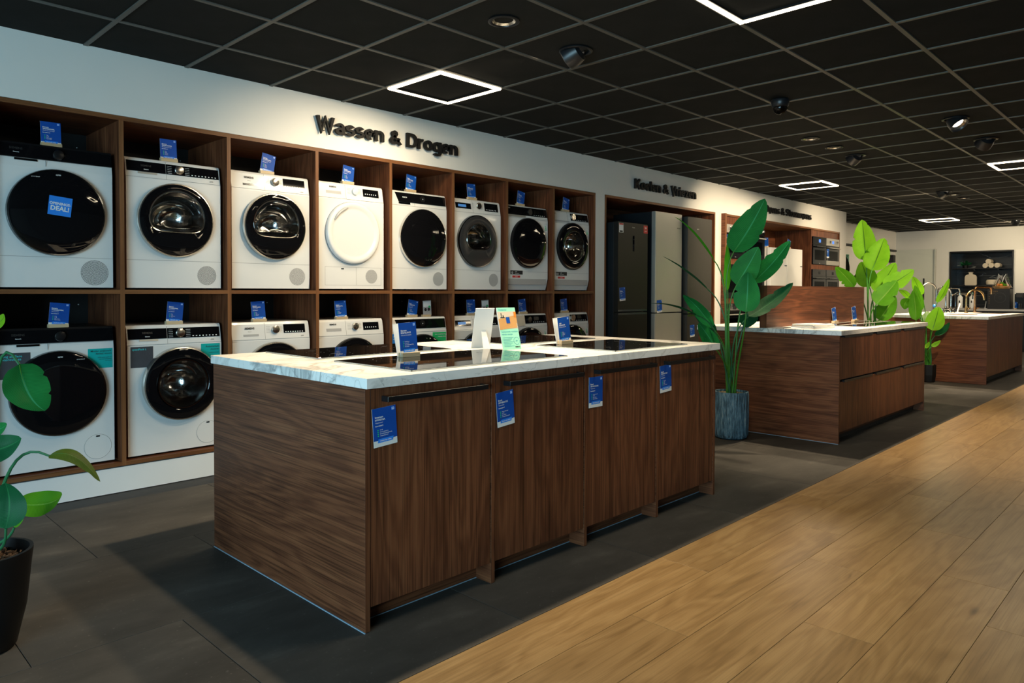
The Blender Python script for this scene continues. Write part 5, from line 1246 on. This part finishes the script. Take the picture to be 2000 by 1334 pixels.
def roll(y, z, r, L, lab):
    t = thing('towel', lab, 'towel', (XS - .12, y, z), 0, 'rolled towels on the upper niche shelf')
    MB().lathe([(r * .96, 0), (r, .01), (r, L - .01), (r * .96, L)], 20, (0, 0, r), 'x').build('roll', 'cream_cloth', t, True)
    m = MB()
    for q in (.75, .5, .25): m.lathe([(r * q, -.004), (r * q - .006, -.006), (r * q - .012, -.004)], 18, (0, 0, r), 'x', cap=False)
    m.build('coil_edges', 'cream_cloth', t, True)
for y, z, lab in ((3.655, 1.772, 'rolled cream towel at the plant side of the towel pile'), (3.545, 1.772, 'rolled cream towel in the middle of the bottom of the pile'), (3.435, 1.772, 'rolled cream towel at the end of the pile near the white door'), (3.60, 1.862, 'rolled cream towel lying on top of the towel pile')):
    roll(y, z, .054, .26, lab)
t = thing('small_plant', 'small dark green bushy plant on the upper niche shelf', 'plant', (XS, 4.06, 1.772))
MB().lathe([(.05, 0), (.06, .07), (.05, .07)], 16).build('pot', 'pot_black', t, True)
m = MB()
for k in range(40):
    a, e = rnd.uniform(0, 2 * PI), rnd.uniform(.2, 1.3); d = Vector((math.cos(a) * math.cos(e), math.sin(a) * math.cos(e), math.sin(e))); s_ = d.orthogonal().normalized() * .016
    b0 = Vector((0, 0, .06)); tip = b0 + d * rnd.uniform(.10, .17); mid = (b0 + tip) / 2
    m.add([b0[:], (mid + s_)[:], tip[:], (mid - s_)[:]], [(0, 1, 2, 3)])
m.build('leaves', 'leaf_2', t, kind='stuff')
t = thing('hot_water_bottle', 'cream knitted hot water bottle standing on the lower niche shelf', 'hot water bottle', (XS, 3.95, 1.388))
prof = [(-.10, .0), (.10, .0), (.115, .02), (.115, .19), (.09, .235), (.035, .25), (.035, .275), (.045, .30), (-.045, .30), (-.035, .275), (-.035, .25), (-.09, .235), (-.115, .19), (-.115, .02)]
MB().prism([(p[0], p[1]) for p in prof], 'x', -.025, .025).build('cover', 'cream_cloth', t); MB().lathe([(.02, .30), (.02, .325), (.012, .33)], 12).build('stopper', 'black_satin', t, True)
t = thing('knit_basket', 'cream knitted oval basket on the lower niche shelf', 'basket', (XS, 3.52, 1.388))
MB().lathe([(.10, 0), (.135, .02), (.14, .09), (.12, .125), (.105, .12), (.10, .03)], 24, cap=False).build('basket', 'cream_cloth', t, True); MB().lathe([(.10, .03), (.001, .03)], 24).build('base', 'cream_cloth', t)
for y, lab in ((4.06, 'white pump bottle on the rear counter, nearer the glass screen'), (3.83, 'white pump bottle on the rear counter, nearer the copper tap')):
    t = thing('pump_bottle', lab, 'bottle', (18.45, y, .88), 0, 'white bottles on the rear counter')
    MB().lathe([(.045, 0), (.052, .01), (.052, .24), (.030, .275), (.014, .29)], 20).build('body', 'print_white', t, True); MB().lathe([(.018, .285), (.018, .33), (.010, .345)], 14).build('pump', 'print_mint', t, True); MB().box(-.0525, -.050, -.012, .012, .12, .17).build('label', 'print_ink', t)
t = thing('appliance_box', 'big black carton with round vacuum picture on the rear counter', 'box', (18.05, 3.07, .88))
MB().bbox(0, .34, 0, .40, 0, .425, b=.004).build('carton', 'print_dark', t)
m = MB(); m.lathe([(.105, -.001), (.098, -.0014)], 40, (0, .17, .24), 'x', cap=False); m.lathe([(.03, -.001), (.026, -.0014)], 20, (0, .17, .24), 'x', cap=False); m.build('product_picture', 'print_ghost', t)
m = MB(); put_text(m, 'ADAGIO', 0, 0, .042, 0, .02); put_text(m, 'Robot vacuum', 0, -.035, .022, 0, 0.0)
for q in range(4): m.lathe([(.010, 0), (.010, -.0004)], 10, (.01, 0, -.10 - q * .045), 'y')
m.xform(Matrix.Translation((-.001, .375, .36)) @ Matrix.Rotation(R(-90), 4, 'Z')); m.build('printed_text', 'print_bronze', t)
t = thing('coffee_machine', 'black coffee machine beside the carton on the rear counter', 'coffee machine', (18.12, 2.80, .88))
MB().bbox(0, .26, 0, .20, 0, .34, b=.02).build('body', 'black_satin', t); MB().bbox(-.10, .02, .04, .16, .24, .33, b=.012).build('brew_head', 'black_matte', t); MB().bbox(-.14, 0, .0, .2, 0, .025, b=.006).build('drip_tray', 'black_matte', t); MB().lathe([(.035, 0), (.04, .09), (.038, .09)], 16, (-.07, .1, .03)).build('cup', 'dark_chrome', t, True)
price_card((17.99, 2.95, .88), 'tiny blue price card before the black coffee machine', ('Philips', 'EP2220', 'Espresso', '', ('15 bar',)), rz=-20, roll=3, w=.085, h=.148)
price_card((17.99, 2.70, .88), 'tiny blue price card at the edge past the coffee machine', ('Philips', 'EP3246', 'Espresso', '', ('15 bar',)), rz=10, roll=12, w=.075, h=.148)
t = thing('laptop_stand', 'grey sheet leaning up on rear counter beside the bottles', 'stand', (18.2, 3.52, .88))
MB().prism([(-.10, 0), (.10, 0), (.04, .16), (.02, .16)], 'y', -.01, .01).build('panel', 'print_grey', t); MB().bbox(-.14, .1, -.20, .0, 0, .012, b=.003).build('base', 'print_grey', t)
t = thing('gift_basket', 'gift basket of orange fruit in cellophane on the black carton', 'gift basket', (18.20, 3.24, 1.306))
MB().lathe([(.13, 0), (.16, .03), (.17, .06), (.155, .06), (.12, .01)], 24, cap=False).build('basket', 'print_wood', t, True)
for k in range(9):
    a = 2 * PI * k / 8; rr = .09 if k < 8 else 0
    MB().lathe([(.004, -.038), (.03, -.026), (.042, 0), (.03, .028), (.004, .038)], 12, (rr * math.cos(a), rr * math.sin(a), .075 if k < 8 else .11)).build('fruit', ('print_orange', 'print_orange', 'leaf_4')[k % 3], t, True)
m = MB()
for k in range(14):
    a = 2 * PI * k / 14; q = rnd.uniform(.14, .19)
    m.add([(q * math.cos(a), q * math.sin(a), .02), (q * math.cos(a + .45), q * math.sin(a + .45), .02), (.05 * math.cos(a + .3), .05 * math.sin(a + .3), .27), (rnd.uniform(.08, .15) * math.cos(a), .10 * math.sin(a), rnd.uniform(.28, .34))], [(0, 1, 2, 3)])
m.build('wrapping', 'cellophane', t)
MB().tube([(0, 0, .1), (.0, -.03, .24), (0, -.07, .31)], .006, 6).build('ribbon', 'print_white', t)

# ------------------------------------------------------------------ fridges in the niche
nf = thing('fridge_niche', 'walnut-framed niche holding three tall fridges', 'niche', (FX0, YW, 0))
FW = FX1 - FX0
for a, b_ in ((0, .026), (FW - .026, FW)): MB().box(a, b_, 0, .67, .151, STOP).build('side_panel', 'walnut_z', nf); MB().box(a, b_, -.0012, 0, .151, STOP).build('edge_band', 'walnut_edge_z', nf)
MB().box(.026, FW - .026, 0, .67, STOP - .026, STOP).build('top_panel', 'walnut_x', nf); MB().box(.026, FW - .026, -.0012, 0, STOP - .026, STOP).build('edge_band', 'walnut_edge_x', nf)
MB().box(.026, FW - .026, .655, .67, .151, STOP - .026).build('back_panel', 'walnut_x', nf)
def fridge(x0, x1, y, top, split, mat, label, side='dark_side', z0=.151, depth=.60, gap=.012, freezer=True):
    t = thing('fridge', label, 'fridge', (x0, y, z0)); w = x1 - x0; h = top - z0; sp = split - z0
    MB().bbox(.002, w - .002, .062, depth, .012, h - .003, b=.003).build('body', side, t)
    u = MB().bbox(0, w, 0, .055, sp + gap / 2, h, b=.004).build('upper_door', mat, t)
    l = MB().bbox(0, w, 0, .055, .03, sp - gap / 2, b=.004).build('lower_door', mat, t)
    MB().box(.004, w - .004, .055, .063, .03, h - .002).build('door_seal', 'black_matte', t)
    MB().box(.01, w - .01, .02, .5, 0, .03).build('foot_plinth', 'black_matte', t)
    for d, z in ((u, sp + gap / 2), (l, sp - gap / 2 - .024)): MB().box(.01, w - .01, -.0012, .002, z + .002, z + .022).build('grip_edge', 'dark_chrome' if mat != 'steel' else 'steel', d)
    return t, u
f1, u1 = fridge(6.389, 6.962, 4.63, 1.985, 1.000, 'black_steel', 'black fridge with red sticker, shortest of the three in the niche')
MB().bbox(.276, .306, -.003, .001, 1.672 - .151, 1.845 - .151, b=.001, seg=1).build('display', 'black_gloss', u1)
m = MB(); put_text(m, '-18 C', .291, 1.80 - .151, .008, -.0035, .01, 'c'); put_text(m, '4 C', .291, 1.74 - .151, .008, -.0035, .01, 'c'); put_text(m, 'Hisense', .29, 1.93 - .151, .016, -.0008, .02, 'c'); m.build('printed_text', 'print_grey', u1, kind='stuff')
s_ = MB().box(.020, .098, -.0012, .001, 1.868 - .151, 1.970 - .151).build('energy_label', 'print_white', u1); MB().box(.022, .096, -.0018, -.001, 1.952 - .151, 1.968 - .151).build('label_header', 'print_red', s_); MB().box(.03, .085, -.0018, -.001, 1.872 - .151, 1.890 - .151).build('label_scale', 'print_ink', s_)
s_ = MB().box(.487, .566, -.0012, .001, 1.884 - .151, 1.971 - .151).build('red_sticker', 'print_red', u1); m = MB(); put_text(m, '200', .526, 1.935 - .151, .024, -.0018, .03, 'c'); put_text(m, 'cashback', .526, 1.905 - .151, .012, -.0018, .01, 'c'); m.build('printed_text', 'print_white', s_)
f2, u2 = fridge(7.118, 7.695, 4.63, 2.155, .978, 'steel', 'tall stainless steel fridge in the middle of the niche')
m = MB(); put_text(m, 'BOSCH', .50, 1.978 - .151, .022, -.0008, .03, 'c'); m.build('brand_lettering', 'print_ink', u2)
f3, u3 = fridge(7.742, 8.330, 4.58, 2.137, .955, 'graphite', 'tall dark graphite fridge at the oven side of the niche')
m = MB(); put_text(m, 'BOSCH', .24, 1.99 - .151, .016, -.0008, .02, 'c'); m.build('brand_lettering', 'print_grey', u3)
KV = 'Koel-vriescombinatie'
fk = [(6.478, 4.627, 1.125, 'blue price card on the black fridge door', ('Hisense', 'RB434N4BF', KV, 'Energielabel D', ('200 cm', 'No Frost', '38 dB'))), (7.212, 4.627, .983, 'blue price card on the stainless steel fridge door', ('Bosch', 'KGN39AIAT', KV, 'Energielabel A', ('203 cm', 'No Frost', '29 dB'))), (7.866, 4.577, .674, 'blue price card on the dark graphite fridge door', ('Bosch', 'KGN39AXBT', KV, 'Energielabel B', ('203 cm', 'No Frost', '35 dB')))]
for x, y, z, lb, ln in fk: price_card((x, y, z), lb, ln, roll=-4, w=.106, h=.146, block=False, z0=0, thin=.0012, group='blue price cards on the fridges')

# ------------------------------------------------------------------ oven wall
ob_ = thing('oven_cabinet', 'walnut oven cabinet wall with a central recess', 'cabinet', (OX0, YW, 0))
def OB(x0, x1, y0, y1, z0, z1, mat, name): return MB().box(x0 - OX0, x1 - OX0, y0, y1, z0, z1).build(name, mat, ob_)
OB(OX0, OX0 + .045, -.055, .62, .1, 2.273, 'walnut_y', 'side_panel'); OB(OX0 + .001, OX0 + .044, -.0565, -.055, .1, 2.273, 'walnut_edge_z', 'edge_band')
OB(13.022, OX1, -.02, .62, .1, 2.273, 'walnut_z', 'side_panel'); OB(OX0 + .045, 13.022, -.02, .62, 2.247, 2.273, 'walnut_edge_x', 'top_panel')
RX0, RX1 = 10.125, 11.835
OB(10.108, RX0, -.004, .62, .1, 2.247, 'walnut_z', 'side_panel'); OB(RX1, 11.858, -.004, .62, .1, 2.247, 'walnut_z', 'side_panel'); OB(RX0, RX1, .60, .62, .1, 2.247, 'walnut_x', 'back_panel')
OB(RX0, RX1, .0, .62, .1, .151, 'walnut_x', 'base_board')
for a, b_ in ((8.905, 9.503), (9.506, 10.106), (11.860, 12.430), (12.433, 13.020)):
    OB(a, b_, -.004, .016, 2.142, 2.245, 'walnut_z', 'panel'); OB(a, b_, -.004, .016, 1.604, 1.683, 'walnut_z', 'panel'); OB(a, b_, -.004, .016, 1.068, 1.143, 'walnut_z', 'panel'); OB(a, b_, -.004, .016, .1, .60, 'walnut_z', 'drawer_front'); OB(a, b_, .016, .60, .1, 2.245, 'black_matte', 'carcass')
def oven(x0, x1, z0, z1, label, ctl='black_gloss', glass='black_gloss', ctl_h=.11, foot=None, knobs=0, handle='steel', scr='screen_lit', scrx=.5):
    t = thing('built_in_oven', label, 'oven', (x0, YW - .006, z0), 0, 'built-in ovens in the walnut cabinet'); w, h = x1 - x0, z1 - z0
    MB().bbox(.004, w - .004, -.020, .020, h - ctl_h, h, b=.002).build('control_panel', ctl, t)
    d = MB().bbox(.004, w - .004, -.022, .018, (foot or 0) + .002, h - ctl_h - .004, b=.002).build('door', glass, t)
    MB().box(w * .14, w * .86, -.0235, -.021, h * .16, h - ctl_h - .09).build('window', 'smoked_glass', d)
    m = MB().tube([(w * .08, -.058, h - ctl_h - .04), (w * .92, -.058, h - ctl_h - .04)], .009, 10)
    for q in (.12, .88): m.tube([(w * q, -.022, h - ctl_h - .04), (w * q, -.058, h - ctl_h - .04)], .006, 8)
    m.build('handle', handle, d, True)
    if foot: MB().bbox(.004, w - .004, -.022, .018, .001, foot, b=.002).build('lower_panel', ctl, t)
    MB().box(w * (scrx - .07), w * (scrx + .07), -.0215, -.019, h - ctl_h * .72, h - ctl_h * .30).build('display', scr, t)
    if knobs:
        for q in (.22, .78) if knobs == 2 else (.2,): MB().lathe([(.022, 0), (.021, -.022), (.017, -.025)], 18, (w * q, -.02, h - ctl_h * .5), 'y').build('knob', 'chrome', t, True)
    m = MB().box(w * .47, w * .53, -.0228, -.021, (foot or 0) + .015, (foot or 0) + .022); m.build('badge', 'print_grey', t)
oven(8.907, 9.502, 1.686, 2.139, 'steel-topped oven at the upper corner nearest the fridges', 'steel', knobs=1, scr='screen_red', scrx=.45)
oven(9.508, 10.104, 1.686, 2.139, 'black oven with steel handle behind the tall plant leaf, upper row', 'black_gloss')
oven(8.907, 9.502, 1.146, 1.602, 'black oven with blue card in the lower row nearest the fridges', 'black_gloss', scr='print_dark')
oven(9.508, 10.104, 1.146, 1.602, 'black oven in the lower row behind the plant leaves', 'black_gloss', scr='print_dark')
oven(8.907, 9.502, .61, 1.066, 'black oven in the bottom row nearest the fridges', 'black_gloss', scr='print_dark')
oven(9.508, 10.104, .61, 1.066, 'black oven in the bottom row behind the walnut panel', 'black_gloss', scr='print_dark')
oven(11.862, 12.428, 1.686, 2.139, 'all-black oven with a blue lit display', 'black_gloss', ctl_h=.125, handle='black_satin')
oven(12.436, 13.016, 1.686, 2.139, 'steel oven with two knobs and a blue card on its handle', 'steel', ctl_h=.125, foot=.075, knobs=2)
oven(11.862, 12.428, 1.146, 1.602, 'black oven under the all-black oven', 'black_gloss', handle='black_satin', scr='print_dark')
oven(12.436, 13.016, 1.146, 1.602, 'black glass oven under the steel oven', 'black_gloss', handle='black_satin', scr='print_dark')
oven(11.862, 12.428, .61, 1.066, 'bottom oven at the left of the far oven column', 'black_gloss', scr='print_dark')
oven(12.436, 13.016, .61, 1.066, 'bottom oven at the end of the oven wall', 'black_gloss', scr='print_dark')
IO = 'Inbouw oven'
for x, z, lb in ((8.972, 1.846, 'blue price card on the upper oven nearest the fridges'), (8.948, 1.305, 'blue price card on the lower oven nearest the fridges'), (12.492, 1.806, 'blue price card on the steel oven with two knobs')):
    price_card((x, YW - .030, z), lb, ('Siemens', 'HB578ABS3', IO, 'Energielabel A', ('71 liter', 'Pyrolyse')), roll=-2, w=.098, h=.152, block=False, z0=0, thin=.0012, group='blue price cards on the ovens')
wf1, a1 = fridge(10.375, 10.948, 4.745, 1.893, 1.05, 'appliance_white', 'white fridge nearer the ovens behind the leaf', 'appliance_white')
wf2, a2 = fridge(10.958, 11.533, 4.745, 1.903, 1.05, 'appliance_white', 'white fridge with a tilted blue card on top', 'appliance_white')
for a_ in (a1, a2): MB().bbox(.49, .56, -.012, 0, 1.475, 1.487, b=.002).build('handle_badge', 'dark_chrome', a_)
price_card((11.03, 4.76, 1.903), 'tilted blue price card on top of the white fridge', ('Bosch', 'KSV36', 'Koelkast', '', ('186 cm',)), roll=16, w=.12, h=.135, block=True)
price_card((10.50, 4.90, 1.893), 'price card seen edge-on on the other white fridge', ('Bosch', 'GSN36', 'Vriezer', '', ('186 cm',)), rz=-72, roll=0, lean=-14, w=.12, h=.15, block=True)

# ------------------------------------------------------------------ plants
def leaf(parent, base, tip, across, hw, sag, cls, cut, seed):
    rg = random.Random(seed); B, T, A = Vector(base), Vector(tip), Vector(across).normalized()
    ax = T - B; Ln = ax.length; Nn = A.cross(ax.normalized()).normalized()
    n, mcol = 22, 8; m = MB(); uv = []
    cuts = {}
    if cut:
        for q in range(rg.randint(2, 4)): cuts[(rg.randint(6, n - 3), rg.choice((-1, 1)))] = rg.uniform(.12, .30)
    wave = rg.uniform(0, 6)
    for i in range(n + 1):
        t_ = i / n
        c_ = B + ax * t_ + Nn * (sag * 4 * t_ * (1 - t_) * (1 if sag > 0 else 1))
        if sag < 0: c_ = B + ax * t_ + Vector((0, 0, 1)) * (-sag) * 4 * t_ * (1 - t_) * .6
        w = hw * (math.sin(PI * min(1, t_ ** .72 * .995 + .004)) ** .62) * (1.0 - .10 * t_)
        if i == n: w = hw * .01
        for j in range(-mcol // 2, mcol // 2 + 1):
            s_ = j / (mcol / 2); ww = w
            k = cuts.get((i, 1 if j > 0 else -1))
            if k and abs(j) >= 3: ww = w * (1 - k)
            fold = abs(s_) * w * .30 - (s_ * s_) * w * .14 + math.sin(t_ * 17 + wave + j) * w * .022 * abs(s_)
            p = c_ + A * (s_ * ww) - Nn * fold * (1 if sag >= 0 else -1)
            m.v.append(p[:]); uv.append((.5 + s_ * .5, t_))
    q = mcol + 1
    m.f = [(i * q + j, i * q + j + 1, (i + 1) * q + j + 1, (i + 1) * q + j) for i in range(n) for j in range(mcol)]
    me = bpy.data.meshes.new('leaf'); me.from_pydata(m.v, [], m.f); ul = me.uv_layers.new(name='UVMap')
    for lp in me.loops: ul.data[lp.index].uv = uv[lp.vertex_index]
    me.polygons.foreach_set('use_smooth', [True] * len(me.polygons)); me.materials.append(MATS['leaf_%d' % cls]); me.update()
    o = bpy.data.objects.new('leaf', me); COL.objects.link(o); o.parent = parent
    rb = MB(); pts = []
    for i in range(0, 12):
        t_ = i / 12; c_ = B + ax * t_ + (Nn * (sag * 4 * t_ * (1 - t_)) if sag > 0 else Vector((0, 0, 1)) * (-sag) * 4 * t_ * (1 - t_) * .6); pts.append((c_ + Nn * hw * .02)[:])
    rb.tube(pts, [max(.0006, hw * .035 * (1 - i / 12)) for i in range(12)], 6).build('midrib', 'stem_green' if cls in (0, 1, 3, 4, 5) else 'stem_dark', o, True)
    return o
def plant(key, name, label, pot, stem_r, stem_mat='stem_green'):
    root, leaves = PLANTS[key]; rt = Vector(root)
    t = thing(name, label, 'plant', (rt.x, rt.y, 0)); off = Vector((rt.x, rt.y, 0))
    pot(t, rt.z)
    rg = random.Random(len(key) * 31 + ord(key))
    for i, (b, tp, ac, hw, sag, cls, cut) in enumerate(leaves):
        B, T = Vector(b) - off, Vector(tp) - off
        leaf(t, B, T, ac, hw, sag, cls, cut, 100 + i + ord(key))
        a = rg.uniform(0, 2 * PI); q = stem_r * rg.uniform(2.0, 5.0)
        s0 = Vector((math.cos(a) * q, math.sin(a) * q, rt.z - .02)); ax = (T - B).normalized()
        c1 = s0 + Vector((B.x * .25, B.y * .25, (B.z - s0.z) * .55)); c2 = B - ax * min(.22, (B - s0).length * .35)
        if c2.z < s0.z + .05 * 0: c2.z = s0.z + .05
        pts = []
        for k in range(13):
            u = k / 12; pts.append((s0 * (1 - u) ** 3 + c1 * 3 * u * (1 - u) ** 2 + c2 * 3 * u * u * (1 - u) + B * u ** 3)[:])
        MB().tube(pts, [stem_r * (1.25 - .6 * k / 12) for k in range(13)], 8).build('stem', stem_mat if cls not in (2, 7) else 'stem_dark', t, True)
    return t
def gravel(m, r, z, n, s, seed):
    rg = random.Random(seed)
    for k in range(n):
        a, q = rg.uniform(0, 2 * PI), r * math.sqrt(rg.random()); c = Vector((q * math.cos(a), q * math.sin(a), z + rg.uniform(0, s)))
        d = Vector((rg.uniform(-1, 1), rg.uniform(-1, 1), rg.uniform(-.4, .4))).normalized(); e = d.orthogonal().normalized(); f = d.cross(e); l, w = s * rg.uniform(.8, 2), s * rg.uniform(.3, .7)
        m.add([(c + d * l)[:], (c + e * w)[:], (c - d * l)[:], (c - e * w)[:], (c + f * w)[:], (c - f * w)[:]], [(0, 1, 4), (1, 2, 4), (2, 3, 4), (3, 0, 4), (1, 0, 5), (2, 1, 5), (3, 2, 5), (0, 3, 5)])
def pot_ribbed(t, zs):
    m = MB(); seg = 144; H = .392; rings = []
    for r, z in ((.105, 0), (.128, .012), (.139, .04), (.142, .20), (.141, .37), (.139, H), (.128, H), (.126, H - .04)):
        rings.append([((r + (.0022 if k % 3 == 0 else -.0012) * (1 if .02 < z < H - .001 else 0)) * math.cos(2 * PI * k / seg) , (r + (.0022 if k % 3 == 0 else -.0012) * (1 if .02 < z < H - .001 else 0)) * math.sin(2 * PI * k / seg), z) for k in range(seg)])
    m.loft(rings, cap=False); m.add([(p[0], p[1], 0) for p in rings[0]], [tuple(range(seg))]); m.build('pot', 'pot_blue', t, True)
    MB().lathe([(.127, H - .03), (.001, H - .028)], 40).build('soil', 'bark', t)
    m = MB(); gravel(m, .122, H - .026, 420, .008, 3); m.build('straw_mulch', 'straw', t, kind='stuff')
def pot_tapered(t, zs):
    zs = zs + .012
    MB().lathe([(.088, 0), (.098, .01), (.128, .14), (.143, zs - .05), (.148, zs - .012), (.148, zs), (.137, zs), (.135, zs - .02), (.131, zs - .07)], 64).build('pot', 'pot_black', t, True)
    MB().lathe([(.134, zs - .045), (.001, zs - .04)], 40).build('soil', 'bark', t)
    m = MB(); gravel(m, .125, zs - .042, 260, .012, 5); m.build('bark_mulch', 'bark', t, kind='stuff')
def pot_small(t, zs):
    MB().lathe([(.075, 0), (.085, .01), (.099, .10), (.101, .24), (.093, .24), (.090, .20)], 8).build('pot', 'pot_black', t); MB().lathe([(.092, .225), (.001, .23)], 24).build('soil', 'straw', t); m = MB(); gravel(m, .085, .228, 120, .007, 8); m.build('straw_mulch', 'straw', t, kind='stuff')
def pot_round(t, zs):
    MB().lathe([(.12, 0), (.15, .02), (.165, .20), (.165, .33), (.15, .33), (.148, .29)], 40).build('pot', 'pot_black', t, True); MB().lathe([(.15, .30), (.001, .305)], 30).build('soil', 'bark', t)
def pot_stand(t, zs):
    MB().lathe([(.10, 0), (.13, .02), (.14, .70), (.15, zs), (.135, zs), (.13, zs - .03)], 32).build('pot', 'pot_black', t, True); MB().lathe([(.135, zs - .03), (.001, zs - .025)], 30).build('soil', 'bark', t)
plant('A', 'potted_plant', 'tall dark green banana-leaf plant in a ribbed blue-grey pot', pot_ribbed, .0068)
plant('B', 'potted_plant', 'lime green broad-leaved plant behind the second island', pot_round, .009)
plant('C', 'potted_plant', 'smaller lime green plant in a black pot by the tap island', pot_small, .007)
plant('P', 'potted_plant', 'foreground plant in a tapered black pot cut off by the picture edge', pot_tapered, .006, 'stem_dark')
plant('D', 'potted_plant', 'nearly black leaves standing in front of the rear wall', pot_stand, .006, 'stem_dark')
